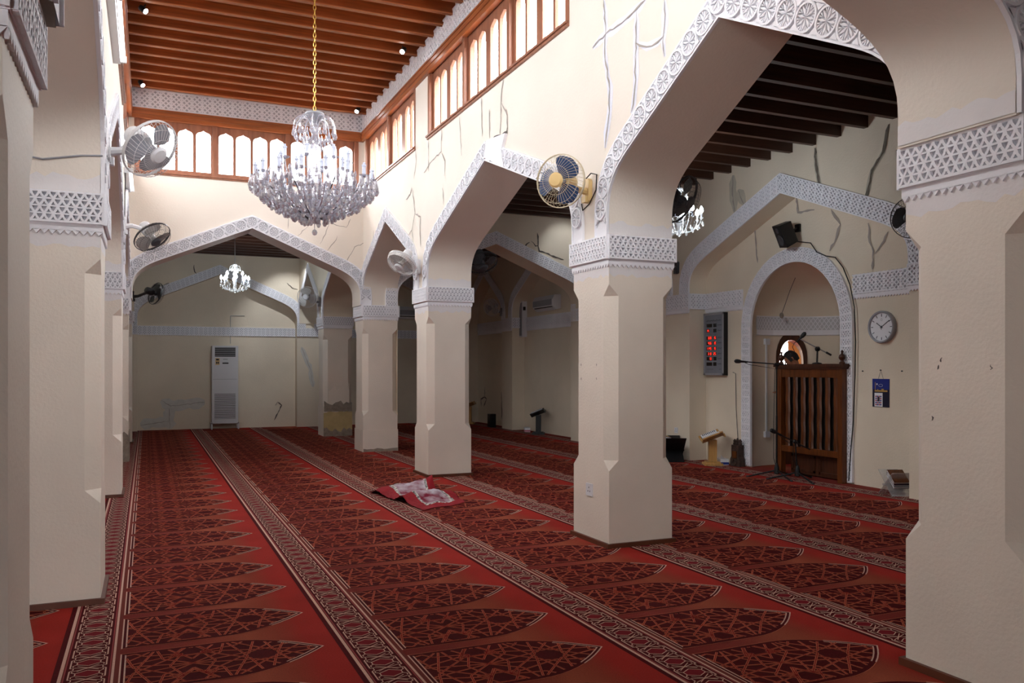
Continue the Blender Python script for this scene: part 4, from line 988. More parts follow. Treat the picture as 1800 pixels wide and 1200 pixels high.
m8 = Vector((XQ, 6.10, 2.93)); fan('black-caged fan over the clock, half behind the nail-marked column', m8, -X_, atD(1603, 382, depth(m8) - .25), dirv(-.25, -.12, -.95, 1603), .205, 'grey_dark', 'wire_dark', 'dark_blade', 'grey_dark')
m9 = atX(883, 548, XQ); fan('grey fan on the far pilaster beside the split air conditioner', m9, -X_, atD(864, 540, depth(m9) - .3), dirv(-.5, -.25, -.8, 864), .20, 'grey_plastic', 'wire_white', 'clear_blade', 'grey_plastic')
m10 = Vector((XL, 17.0, 2.72)); fan('dark fan showing its motor, beyond the end arch', m10, X_, atD(274, 516, depth(m10)), dirv(.75, -.25, .45, 274), .21, 'grey_dark', 'wire_dark', 'dark_blade', 'grey_dark')
m11 = Vector((XR, 17.25, 2.74)); fan('pale fan on the crumbling column beyond the end arch', m11, -X_, atD(540, 522, depth(m11) - .15), dirv(-.35, -.1, -.9, 540), .21, 'grey_plastic', 'wire_white', 'clear_blade', 'white_plastic')

# ------------------------------------------------------------------ lamps on walls and ceilings
def tube_lamp(label, y0, y1, z):
    t = thing('tube_lamp', label, 'lamp', (XL, (y0 + y1) / 2, z)); mb = MB(); mb.box(XL, y0, z - .035, XL + .055, y1, z + .035); mb.build('housing', 'white_plastic', t)
    mb = MB(); mb.tube([(XL + .078, y0 + .03, z), (XL + .078, y1 - .03, z)], .015, 8); mb.build('tube', 'tube_glow', t, True)
    for y in (y0 + .015, y1 - .015):
        mb = MB(); mb.box(XL + .05, y - .015, z - .025, XL + .1, y + .015, z + .025); mb.build('socket', 'white_plastic', t)
tube_lamp('long tube lamp above the large white fan', 6.2, 7.5, 3.90); tube_lamp('tube lamp end seen just below the large white fan', 10.9, 12.1, 3.74)
def spot(label, x, y, z, aim, e=30, group=None):
    t = thing('ceiling_spotlight', label, 'spotlight', (x, y, z), group); d = Vector(aim).normalized(); T = lookmat((x, y, z), d)
    mb = MB(); mb.lathe([(.02, -.09), (.032, -.08), (.034, 0)], 12, 0, T); mb.build('housing', 'black', t, True)
    mb = MB(); mb.lathe([(.030, .001), (.028, .006), (.001, .008)], 12, 0, T); mb.build('lens', 'spot_glow', t, True)
    mb = MB(); mb.tube([T @ Vector((0, 0, -.05)), (x, y, z + .08)], .008, 6); mb.build('bracket', 'black', t)
    l = bpy.data.lights.new('spot_beam', 'SPOT'); l.energy = e; l.color = (.9, .95, 1); l.spot_size = R(70); l.spot_blend = .7; l.shadow_soft_size = .03
    o = bpy.data.objects.new('spot_beam', l); col.objects.link(o); o.parent = t
    o.matrix_basis = Matrix.Translation(d * .02) @ lookmat((0, 0, 0), -d)
gs = 'spotlights on the nave beams'
for i, (px, py, a) in enumerate(((256, 20, (.55, -.35, -.5)), (251, 150, (.45, -.4, -.7)), (707, 91, (-.5, -.5, -.7)), (627, 196, (-.5, -.4, -.7)))):
    p = atZ(px, py, 5.41); spot(('small lit spotlight on a nave beam near the tube lamp', 'small lit spotlight at the end-wall corner on the tube-lamp side', 'small lit spotlight on a nave beam above the clerestory fascia', 'small lit spotlight at the end-wall corner behind the large chandelier')[i], p.x, p.y, 5.41, a, 26, gs)
spot('small lit spotlight under the dark ceiling behind the nave end arch', 3.0, 18.6, 3.90, (.0, .6, -.6), 30)
spot('small lit spotlight over the cracked aisle cross wall', 7.0, 12.7, 4.05, (.0, .75, -.45), 7)

# ------------------------------------------------------------------ floor-standing air conditioner on the far wall
def air_conditioner():
    x0, x1, y = 1.34, 1.90, YE + .25; yf = y - .34; t = thing('floor_air_conditioner', 'tall white floor-standing air conditioner against the far wall', 'air conditioner', ((x0 + x1) / 2, y - .17, 0))
    mb = MB(); mb.box(x0, yf, .13, x1, y - .005, 1.88); mb.build('cabinet', 'white_plastic', t)
    mb = MB(); mb.box(x0 + .06, yf - .004, 1.635, x1 - .06, yf, 1.845); mb.build('outlet_recess', 'black', t)
    for k in range(5):
        mb = MB(); z = 1.655 + k * .042; mb.box(x0 + .065, yf - .022, z, x1 - .065, yf - .004, z + .016); mb.build('louvre', 'grey_plastic', t)
    mb = MB(); mb.box(x0 + .05, yf - .003, .235, x1 - .06, yf, .80); mb.build('inlet_recess', 'grey_dark', t)
    for k in range(17):
        mb = MB(); z = .242 + k * .033; mb.box(x0 + .045, yf - .014, z, x1 - .055, yf - .003, z + .019); mb.build('slat', 'white_plastic', t)
    mb = MB(); mb.box(x0 + .22, yf - .004, 1.475, x0 + .35, yf, 1.50); mb.build('display', 'black_gloss', t)
    mb = MB(); mb.box(x0 + .07, yf - .003, 1.45, x0 + .16, yf, 1.60, 0); mb.box(x0 + .085, yf - .0045, 1.55, x0 + .145, yf - .003, 1.585, 1); mb.box(x0 + .085, yf - .0045, 1.475, x0 + .11, yf - .003, 1.52, 1); mb.box(x0 + .12, yf - .0045, 1.475, x0 + .145, yf - .003, 1.52, 1); mb.build('energy_sticker', ['yellow_plastic', 'ink'], t)
    mb = MB(); random.seed(3)
    for k in range(7): mb.box(x0 + .235 + k * .014, yf - .003, 1.570, x0 + .245 + k * .014, yf, 1.582)
    mb.build('maker_mark', 'grey_dark', t)
    mb = MB(); mb.box(x0 + .02, yf - .003, 1.125, x1 - .02, yf, 1.131); mb.build('panel_seam', 'grey_plastic', t)
    for x in (x0 - .02, x1 - .01):
        mb = MB(); mb.box(x, yf - .01, 0, x + .03, yf + .02, .15); mb.box(x, y - .06, 0, x + .03, y - .03, .15); mb.box(x, yf - .01, .13, x + .03, y - .03, .15); mb.build('foot_frame', 'white_plastic', t)
air_conditioner()
def wire(name, label, pts, r=.004, m='black', parent=None):
    mb = MB(); mb.tube(pts, r, 5); o = mb.build(name, m, parent)
    if parent is None: tag(o, label, 'cable')
    return o
wire('power_cable', 'thin cable running up the wall above the floor air conditioner', [atY(405, 604, YE + .235), atY(405, 556, YE + .235), atY(405, 555, YE + .235), atY(430, 555, YE + .235)], .006, 'grey_plastic')

# split air conditioner and other fittings on the far qibla wall
def split_ac(label, pos, along, out, w=.95):
    t = thing('split_air_conditioner', label, 'air conditioner', pos); along, out = Vector(along), Vector(out)
    fn = lambda a, b, d: Vector(pos) + along * d + out * a + UP * b
    mb = MB(); mb.prism([(0, 0), (.10, -.02), (.19, .05), (.20, .18), (.15, .28), (0, .29)], -w / 2, w / 2, fn); mb.build('body', 'white_plastic', t)
    mb = MB(); mb.prism([(.09, -.024), (.185, .044), (.188, .052), (.09, -.005)], -w / 2 + .05, w / 2 - .05, fn); mb.build('air_slot', 'black', t)
    mb = MB(); mb.prism([(.205, .07), (.205, .19), (.20, .19), (.20, .07)], -w / 2 + .03, w / 2 - .03, fn); mb.build('front_panel', 'grey_plastic', t)
    mb = MB(); mb.prism([(.10, -.028), (.17, .02), (.17, .027), (.10, -.02)], -w / 2 + .06, w / 2 - .06, fn); mb.build('flap', 'white_plastic', t)
p = atX(968, 545, XP); split_ac('beige split air conditioner high on the wall beside the narrow vertical box', (XP, p.y, 2.60), (0, 1, 0), (-1, 0, 0))
p = atY(722, 557, YE + .25); split_ac('bluish split air conditioner on the far wall seen between two columns', (p.x, YE + .25, 2.62), (1, 0, 0), (0, -1, 0))
yb = atX(919, 560, XP - .06).y; t = thing('vertical_box', 'pale narrow vertical box fixed to the wall beside the split air conditioner', 'box', (XP, yb, 2.07))
mb = MB(); mb.box(XP - .12, yb - .10, 2.07, XP - .001, yb + .06, 2.86); mb.build('box_body', 'white_plastic', t); mb = MB(); mb.box(XP - .127, yb - .08, 2.10, XP - .12, yb + .04, 2.83); mb.build('front_cover', 'grey_plastic', t)
mb = MB(); mb.box(XP - .10, yb - .108, 2.66, XP - .04, yb - .10, 2.74); mb.build('latch', 'black', t)

# ------------------------------------------------------------------ wall sign with prayer times
def seg7(mb, fn, s, z, h, ch, mi, flip=-1):
    w = h * .55; th = h * .13
    S = {'0': 'abcdef', '1': 'bc', '2': 'abged', '3': 'abgcd', '4': 'fgbc', '5': 'afgcd', '6': 'afgedc', '7': 'abc', '8': 'abcdefg', '9': 'abcdfg'}[ch]
    B = dict(a=(0, h - th, w, h), d=(0, 0, w, th), g=(0, h / 2 - th / 2, w, h / 2 + th / 2), f=(0, h / 2, th, h), e=(0, 0, th, h / 2), b=(w - th, h / 2, w, h), c=(w - th, 0, w, h / 2))
    for k in S:
        a, b, c, d = B[k]; mb.face([fn(s + flip * a, z + b), fn(s + flip * c, z + b), fn(s + flip * c, z + d), fn(s + flip * a, z + d)], mi)
def prayer_sign():
    ya, yb2, z0, z1 = 10.33, 9.86, 1.28, 2.20; t = thing('prayer_time_board', 'grey board with red glowing digits hanging beside the niche surround', 'sign', (XP, (ya + yb2) / 2, z0))
    mb = MB(); mb.box(XP - .075, yb2, z0, XP - .002, ya, z1); mb.build('case', 'black', t)
    q = MB(); e = .03
    for a, b, c, d in ((yb2, ya, z0, z0 + e), (yb2, ya, z1 - e, z1), (yb2, yb2 + e, z0, z1), (ya - e, ya, z0, z1)): q.box(XP - .083, a, c, XP - .075, b, d)
    q.build('frame', 'grey_plastic', t)
    q = MB(); q.box(XP - .078, yb2 + e, z0 + e, XP - .075, ya - e, z1 - e); pan = q.build('face_panel', 'panel_grey', t)
    W_, H_ = ya - yb2, z1 - z0; fx = lambda f: ya - W_ * f; fz = lambda f: z1 - H_ * f; X0 = XP - .079
    rows = [(.20, '', ''), (.285, '14', ''), (.40, '328', '15'), (.485, '456', '19'), (.57, '1145', '15'), (.655, '310', '25'), (.735, '13', ''), (.82, '', '')]
    for f, a, b in rows:
        zc = fz(f); hh = .026
        for u0, u1, txt in ((.15, .43, a), (.49, .65, b)):
            if f == .285 and u1 == .43: u1 = .30
            q = MB(); q.box(X0 - .001, fx(u1), zc - hh, X0, fx(u0), zc + hh); w = q.build('digit_window', 'led_window', pan)
            if txt:
                q = MB(); n = len(txt); wd = .030; st = fx(u1) + .006 + n * wd
                for i, ch in enumerate(txt): seg7(q, lambda s, z: Vector((X0 - .002, s, z)), st - i * wd, zc - .019, .038, ch, 0)
                q.build('digits', 'led', pan)
    random.seed(11)
    def script(s0, s1, z, h, n):                       # row of printed script strokes
        q = MB(); d = (s0 - s1) / n
        fn = lambda s, zz_, dd: Vector((X0 - .0005 - dd, s, zz_))
        q.rib((s0, z), (s1, z), h * .22, 0, .0004, fn)
        for k in range(n):
            s = s0 - (k + .5) * d; q.rib((s, z), (s - d * .25, z + h * random.choice((.5, .8, 1.0, -.5))), h * .20, 0, .0004, fn)
            if k % 2: q.rib((s, z - h * .7), (s - d * .3, z - h * .7), h * .22, 0, .0004, fn)
        q.build('script_line', 'ink', pan)
    script(fx(.14), fx(.86), fz(.125), .022, 22)
    for f, a, b in rows: script(fx(.70), fx(.90), fz(f), .018, 6)
    script(fx(.14), fx(.50), fz(.905), .010, 14); script(fx(.78), fx(.9), fz(.905), .010, 5); script(fx(.16), fx(.4), fz(.345), .009, 8); script(fx(.5), fx(.64), fz(.345), .009, 5)
prayer_sign()

# ------------------------------------------------------------------ clock, calendar, nails
def clock():
    c = Vector((XP, 7.06, 1.86)); t = thing('wall_clock', 'round white wall clock with grey rim and black hands', 'clock', c); T = lookmat(c, (-1, 0, 0)); r = .185
    mb = MB(); mb.lathe([(r, 0), (r, .045), (r - .006, .055), (r - .022, .05), (r - .024, .03), (.001, .03)], 40, 0, T); mb.build('rim', 'grey_plastic', t, True)
    mb = MB(); mb.lathe([(r - .02, .031), (r - .022, .032), (.001, .032)], 40, 0, T); d = mb.build('dial', 'paper', t)
    fn = lambda a, b, n: T @ Vector((a, b, .0325 + n))
    # local x of T points along +/-Y; find the sense that reads clockwise for the viewer
    sx = 1 if (T @ Vector((1, 0, 0)) - c).dot(RGT) > 0 else -1
    for k in range(12):
        a = math.pi / 6 * k; mb = MB(); mb.rib((sx * .118 * math.sin(a), .118 * math.cos(a)), (sx * .15 * math.sin(a), .15 * math.cos(a)), .007, 0, .002, fn); mb.build('hour_mark', 'ink', d)
    for nm, a, l, w in (('hour_hand', 2 * math.pi * (10 + 9.5 / 60) / 12, .085, .008), ('minute_hand', 2 * math.pi * 9.6 / 60, .135, .006), ('second_hand', 2 * math.pi * 31 / 60, .03, .003)):
        mb = MB(); mb.rib((-sx * .02 * math.sin(a), -.02 * math.cos(a)), (sx * l * math.sin(a), l * math.cos(a)), w, .002, .005, fn); mb.build(nm, 'ink', t)
    mb = MB(); mb.tube([fn(.012 * math.cos(u), .085 + .014 * math.sin(u), .001) for u in [i * math.pi / 6 for i in range(13)]], .0012, 4, cap=False); mb.build('dial_emblem', 'grey_plastic', d)
clock()
def calendar():
    y0, y1, z0, z1 = 6.975, 7.215, .94, 1.265; t = thing('wall_calendar', 'blue night-scene wall calendar hanging on a string below the clock', 'calendar', (XP, (y0 + y1) / 2, z0)); X0 = XP - .006
    mb = MB(); mb.box(X0, y0, z0, XP - .001, y1, z1, 0); mb.build('backing_card', ['night_dark'], t)
    def pr(name, a, b, c, d, m, dx=.001, par=t): q = MB(); q.box(X0 - dx - .0006, y1 - (y1 - y0) * b, z1 - (z1 - z0) * d, X0 - dx, y1 - (y1 - y0) * a, z1 - (z1 - z0) * c); return q.build(name, m, par)
    pr('sky_print', 0, 1, 0, .38, 'night_blue'); pr('skyline_print', .14, .9, .40, .46, 'print_gold', .0015); 
    for a, b, c, d in ((.16, .19, .12, .42), (.55, .68, .35, .42), (.3, .36, .37, .42)): pr('tower_print', a, b, c, d, 'print_gold', .002)
    T = lookmat((X0 - .002, y1 - (y1 - y0) * .28, z1 - (z1 - z0) * .19), (-1, 0, 0)); q = MB(); q.lathe([(.011, 0), (.0105, .001), (0, .0012)], 12, 0, T); q.build('moon_print', 'paper', t)
    q = MB(); q.tube([(X0 - .002, y1 - (y1 - y0) * (.5 + .12 * math.cos(u)), z1 - (z1 - z0) * (.235 + .045 * math.sin(u))) for u in [i * math.pi / 6 for i in range(13)]], .002, 4, cap=False); q.build('emblem_print', 'candle', t)
    pad = pr('date_pad', .14, .62, .50, .985, 'paper', .004)
    for k in range(5):
        for j in range(4): pr('date_cell', .20 + j * .095, .275 + j * .095, .60 + k * .072, .655 + k * .072, 'print_red' if (k + j) % 2 == 0 else 'night_blue', .0052, pad)
    pr('date_number', .33, .45, .64, .80, 'ink', .006, pad)
    yc = (y0 + y1) / 2; q = MB(); q.tube([(X0, yc + .035, z1), (X0, yc, z1 + .10), (X0, yc - .035, z1)], .0018, 4); q.build('string', 'grey_dark', t)
    q = MB(); q.tube([(XP, yc, z1 + .10), (XP - .02, yc, z1 + .10)], .006, 6); q.build('nail', 'grey_dark', t)
calendar()
q = MB()
for x, y in ((1517, 652), (1586, 652)):
    p = atX(x, y, XP); mb = MB(); mb.tube([p, p - X_ * .012], .008, 6); tag(mb.build('wall_plug', 'grey_dark'), 'dark wall plug between the niche surround and the calendar' if x < 1550 else 'dark wall plug between the calendar and the pilaster', 'plug', 'plugs either side of the calendar')
for c, mp, lst in ((colR[0], lambda s, n, z: mRight(s, n, z), [(1649, 645), (1743, 645), (1640, 735), (1655, 632)]), (colR[1], mRight, [(1022, 641), (1049, 641), (1022, 665), (1049, 665)])):
    for x, y in lst:
        p = atX(x, y, XR); mb = MB(); ribbon(mb, [(p.y + random.uniform(-.006, .006), p.z + .010 - .007 * k) for k in range(4)], .007, .0015, mp, 0, .5); mb.build('chip_mark', 'crack_dark', c)

# ------------------------------------------------------------------ sockets and conduits
def plate(label, p, n, w=.085, h=.085):
    n = Vector(n); s = UP.cross(n); t = thing('wall_socket', label, 'socket', p)
    fn = lambda a, b, d: Vector(p) + s * a + UP * b + n * d
    mb = MB(); mb.prism([(-w / 2, -h / 2), (w / 2, -h / 2), (w / 2, h / 2), (-w / 2, h / 2)], 0, .010, fn); mb.build('plate', 'white_plastic', t)
    mb = MB()
    for a, b in ((0, .018), (-.016, -.012), (.016, -.012)): mb.prism([(a - .004, b - .006), (a + .004, b - .006), (a + .004, b + .006), (a - .004, b + .006)], .010, .0112, fn)
    mb.build('pin_holes', 'grey_dark', t)
plate('white wall socket low on the column under the blue-bladed fan', atX(1037, 860, XR), (-1, 0, 0), .10, .10)
plate('white wall socket above the black book stand', atX(1189, 756, XQ), (-1, 0, 0))
a_c = 1.68; pc = NP(a_c, 0); ncv = (Vector((NX, NYc, 0)) - pc).normalized()
t = thing('conduit', 'white cable conduit with junction boxes running up inside the niche', 'conduit', pc + UP * .4)
Tc = Matrix((UP.cross(ncv), UP, ncv)).transposed().to_4x4(); Tc.translation = pc
mb = MB(); mb.box(-.012, .45, 0, .012, 1.75, .02, 0, Tc); mb.build('trunking', 'white_plastic', t)
for z in (1.72, .40): mb = MB(); mb.box(-.045, z, 0, .045, z + .085, .04, 0, Tc); mb.build('junction_box', 'white_plastic', t)
# ------------------------------------------------------------------ loudspeaker over the niche
c = atX(1380, 412, XP - .2); t = thing('loudspeaker', 'black loudspeaker tilted down above the niche arch', 'speaker', c); fd = (Vector((-.72, .25, -.35))).normalized(); T = lookmat(c, fd) @ Matrix.Rotation(R(-8), 4, 'Z')
mb = MB(); mb.prism([(-.11, -.15), (.11, -.15), (.11, .15), (-.11, .15)], 0, 0, lambda a, b, d: T @ Vector((a, b, d))); mb = MB()
A = [T @ Vector((x, y, .08)) for x, y in ((-.11, -.15), (.11, -.15), (.11, .15), (-.11, .15))]; B = [T @ Vector((x, y, -.10)) for x, y in ((-.075, -.14), (.075, -.14), (.075, .14), (-.075, .14))]
mb.face(A); mb.face(B[::-1])
for i in range(4): mb.face([A[i], A[(i + 1) % 4], B[(i + 1) % 4], B[i]])
mb.build('cabinet', 'black', t)
for cy_, rr in ((-.05, .075), (.085, .035)):
    mb = MB(); mb.lathe([(rr, .081), (rr * .95, .09), (rr * .5, .078), (.001, .082)], 18, 0, T @ Matrix.Translation((0, cy_, 0))); mb.build('cone', 'grey_dark', t, True)
mp_ = atX(1404, 401, XP); mb = MB(); mb.tube([T @ Vector((0, 0, -.09)), mp_ - X_ * .02], .018, 8); mb.box(XP - .03, mp_.y - .04, mp_.z - .05, XP, mp_.y + .04, mp_.z + .05); mb.build('bracket', 'black', t)
wire('speaker_cable', 'black cable hanging round the niche arch from the loudspeaker', [atX(x, y, XP - .035) for x, y in ((1398, 424), (1425, 427), (1436, 443), (1452, 450), (1468, 452), (1482, 470), (1494, 500), (1502, 540), (1504, 600), (1503, 660), (1500, 740), (1495, 800), (1492, 845))], .007)
wire('board_cable', 'thin cable hanging from the digital board to the floor', [atX(x, y, XP - .01) for x, y in ((1288, 654), (1293, 656), (1294, 720), (1297, 770), (1298, 800))], .004, 'grey_dark')
wire('lamp_cable', 'dark cable looping from the tube lamp down to the caged fan', [Vector((XL + .02, y, z)) for y, z in ((10.9, 3.7), (10.55, 3.4), (10.5, 3.2), (10.3, 3.05))], .006)
wire('fan_cable', 'sagging cable across the arch soffit to the large white fan', [Vector((x, y, z)) for x, y, z in ((XL - .55, 5.493, 2.63), (XL - .3, 5.493, 2.60), (XL - .10, 5.493, 2.64), (XL + .008, 5.493, 2.65), (XL + .03, 5.60, 2.68), (XL + .02, 5.98, 2.74))], .006, 'grey_plastic')
wire('fan_cable', 'black cable looping round the bracket of the blue-bladed fan', [m3 + Vector(v) for v in ((-.04, -.02, .09), (-.03, -.08, .12), (-.012, -.14, .10), (-.012, -.13, -.02), (-.03, -.05, -.12), (-.05, .02, -.16), (-.04, .06, -.10))], .005)

t = thing('niche_lamp_cord', 'thin cord with a bare lamp socket hanging inside the niche dome', 'cord', atD(1374, 553, 11.85))
mb = MB(); mb.tube([atD(1398, 488, 11.45), atD(1388, 512, 11.6), atD(1380, 535, 11.75), atD(1375, 549, 11.84)], .004, 5); mb.build('cord', 'grey_dark', t)
mb = MB(); mb.lathe([(.012, .03), (.026, .01), (.030, -.02), (.018, -.045), (.004, -.05)], 10, 0, Matrix.Translation(atD(1374, 553, 11.85))); mb.build('lamp_socket', 'cement', t, True)
# ------------------------------------------------------------------ pulpit with wavy slats
def pulpit():
    x0, x1, y0, y1 = 7.64, 8.08, 7.575, 8.70; t = thing('pulpit', 'brown wooden pulpit with wavy upright slats and turned finials', 'pulpit', ((x0 + x1) / 2, (y0 + y1) / 2, 0))
    pw = .075
    for x in (x0, x1 - pw):
        for y in (y0, y1 - pw): mb = MB(); mb.box(x, y, 0, x + pw, y + pw, 1.40); mb.build('post', 'wood_pulpit', t)
    mb = MB(); mb.box(x0 - .03, y0 - .04, 1.40, x1 + .02, y1 + .04, 1.44); mb.box(x0 - .015, y0 - .02, 1.375, x1, y1 + .02, 1.40); mb.build('top_ledge', 'wood_pulpit_dark', t)
    mb = MB(); mb.box(x0 + .01, y0 + pw, 1.27, x0 + .06, y1 - pw, 1.375); mb.build('top_rail', 'wood_pulpit', t)
    mb = MB(); mb.box(x0 + .01, y0 + pw, .30, x0 + .06, y1 - pw, .375); mb.build('bottom_rail', 'wood_pulpit', t)
    n = 7; L = y1 - y0 - 2 * pw; pitch = L / n
    mb = MB(); m_ = 22; w = pitch * .60; prof = []
    for k in range(m_ + 1):
        z = .375 + (1.27 - .375) * k / m_; o = .0035 * math.sin(k * .95); prof.append((o, z))
    pl = [(o - w / 2, z) for o, z in prof] + [(o + w / 2, z) for o, z in prof[::-1]]
    for (a, b) in zip(prof, prof[1:]):
        for u0, u1, d0_, d1_ in ((-.5, -.3, .026, .006), (-.3, .1, .006, 0), (.1, .5, 0, .024)):
            mb.face([(d0_, a[0] + w * u0, a[1]), (d1_, a[0] + w * u1, a[1]), (d1_, b[0] + w * u1, b[1]), (d0_, b[0] + w * u0, b[1])])
        mb.face([(.026, a[0] - w / 2, a[1]), (.024, a[0] + w / 2, a[1]), (.024, b[0] + w / 2, b[1]), (.026, b[0] - w / 2, b[1])])
    me = mb.mesh('slat', ['wood_pulpit'])
    for k in range(n): put(me, 'slat', t, Matrix.Translation((x0 + .025, y0 + pw + (k + .5) * pitch, 0)))
    for z0_, z1_ in ((.375, 1.27),): pass
    mb = MB(); mb.box(x0 + .09, y0 + pw, .30, x0 + .11, y1 - pw, 1.30); mb.build('gap_shade_sheet', 'board_dark', t)  # dark sheet added behind the slats to stand for shade in the gaps
    for y in (y0 + pw / 2, y1 - pw / 2):
        mb = MB(); mb.lathe([(.034, 1.44), (.034, 1.455), (.022, 1.465), (.018, 1.48), (.036, 1.50), (.042, 1.52), (.034, 1.545), (.016, 1.56), (.012, 1.575), (.018, 1.585), (.012, 1.60), (.002, 1.605)], 14, 0, Matrix.Translation((x0 + pw / 2, y, 0))); mb.build('finial', 'wood_pulpit_dark', t, True)
    cb = MB(); cb.box(x0 + .16, y0 + pw + .01, .015, x1 - .08, y1 - pw - .01, .29); cab = cb.build('lower_chest', 'wood_pulpit_dark', t)
    for k in range(2):
        a = y0 + pw + .04 + k * (L / 2); b = a + L / 2 - .07; q = MB()
        q.box(x0 + .148, a, .05, x0 + .16, b, .075); q.box(x0 + .148, a, .24, x0 + .16, b, .265); q.box(x0 + .148, a, .05, x0 + .16, a + .03, .265); q.box(x0 + .148, b - .03, .05, x0 + .16, b, .265); q.build('chest_panel', 'wood_pulpit_dark', cab)
    return t
pulpit()

# ------------------------------------------------------------------ microphone stands
def mic_head(mb_parent, p, d):
    d = Vector(d).normalized(); T = lookmat(p, d)
    mb = MB(); mb.lathe([(.010, -.10), (.014, -.02), (.024, 0), (.027, .03), (.022, .055), (.004, .068)], 12, 0, T); mb.build('microphone', 'black', mb_parent, True)
def mic_stand(label, base, top, mic, tail, legs=True):
    base, top, mic, tail = map(Vector, (base, top, mic, tail)); t = thing('microphone_stand', label, 'microphone stand', base)
    mb = MB(); mb.tube([base + UP * .10, base.lerp(top, .55)], .012, 8); mb.tube([base.lerp(top, .5), top], .009, 8); mb.build('pole', 'black', t)
    mb = MB(); mb.lathe([(.02, .05), (.036, .06), (.03, .13), (.014, .19)], 10, 0, Matrix.Translation(base)); mb.build('leg_collar', 'black', t)
    for k, a in enumerate((.35, 2.45, 4.5)):
        mb = MB(); e = base + Vector((.34 * math.cos(a), .34 * math.sin(a), .012)); mb.tube([base + UP * .10, e], .011, 6); l = mb.build('leg', 'black', t)
        mb = MB(); mb.tube([e, e + (e - base).normalized() * .03 - UP * .001], .0115, 6); mb.build('rubber_foot', 'grey_dark', l)
    mb = MB(); mb.tube([mic, tail], .008, 7); mb.build('boom', 'black', t)
    mb = MB(); mb.lathe([(.012, -.03), (.024, -.02), (.024, .02), (.012, .03)], 10, 0, lookmat(top, mic - tail)); mb.build('clutch', 'black', t)
    mic_head(t, mic, mic - tail)
    mb = MB(); d = (mic - tail); mb.tube([mic - d * .08, mic - d * .2 - UP * .03, top - UP * .05 + Vector((-.02, .01, 0)), base.lerp(top, .5) + Vector((-.03, .02, 0)), base + UP * .25 + Vector((-.03, .02, 0)), base + UP * .12], .004, 5); mb.build('cable', 'black', t)
    return t
b1 = Vector((7.28, 8.30, 0)); d1 = depth(b1)
mic_stand('tall black microphone stand with a level boom before the pulpit', b1, (7.28, 8.30, 1.43), atD(1300, 635, d1 + .1), atD(1382, 641, d1))
b2 = Vector((7.36, 8.02, 0)); d2 = depth(b2)
mic_stand('short black microphone stand with a slanting boom before the pulpit', b2, atD(1398, 776, d2), atD(1362, 759, d2), atD(1424, 790, d2))
# small microphone boom standing on the pulpit ledge
bp_ = Vector((7.82, 8.0, 1.44)); d3 = depth(bp_); b0 = atD(1436, 640, d3); b0.z = 1.44; tp = atD(1437, 613, d3)
t = thing('desk_microphone', 'small chrome boom microphone standing on the pulpit top', 'microphone', b0)
mb = MB(); mb.lathe([(.06, 0), (.055, .012), (.02, .02)], 14, 0, Matrix.Translation(b0)); mb.build('base', 'black', t)
mb = MB(); mb.tube([b0, tp], .011, 8); mb.build('pole', 'black', t)
mb = MB(); mb.tube([atD(1407, 596, d3), atD(1461, 624, d3)], .0075, 7); mb.build('boom', 'steel', t)
mb = MB(); mb.tube([atD(1452, 619, d3), atD(1461, 624, d3)], .013, 7); mb.build('counterweight', 'black', t)
mb = MB(); mb.lathe([(.012, -.03), (.03, -.02), (.03, .02), (.012, .03)], 10, 0, lookmat(tp, RGT)); mb.build('clutch', 'black', t)
mic_head(t, atD(1410, 591, d3), dirv(.6, .75, -.2))
mb = MB(); mb.tube([atD(1405, 597, d3), atD(1396, 603, d3 - .02), atD(1393, 610, d3 - .02), atD(1397, 618, d3)], .004, 5); mb.build('cable', 'black', t)

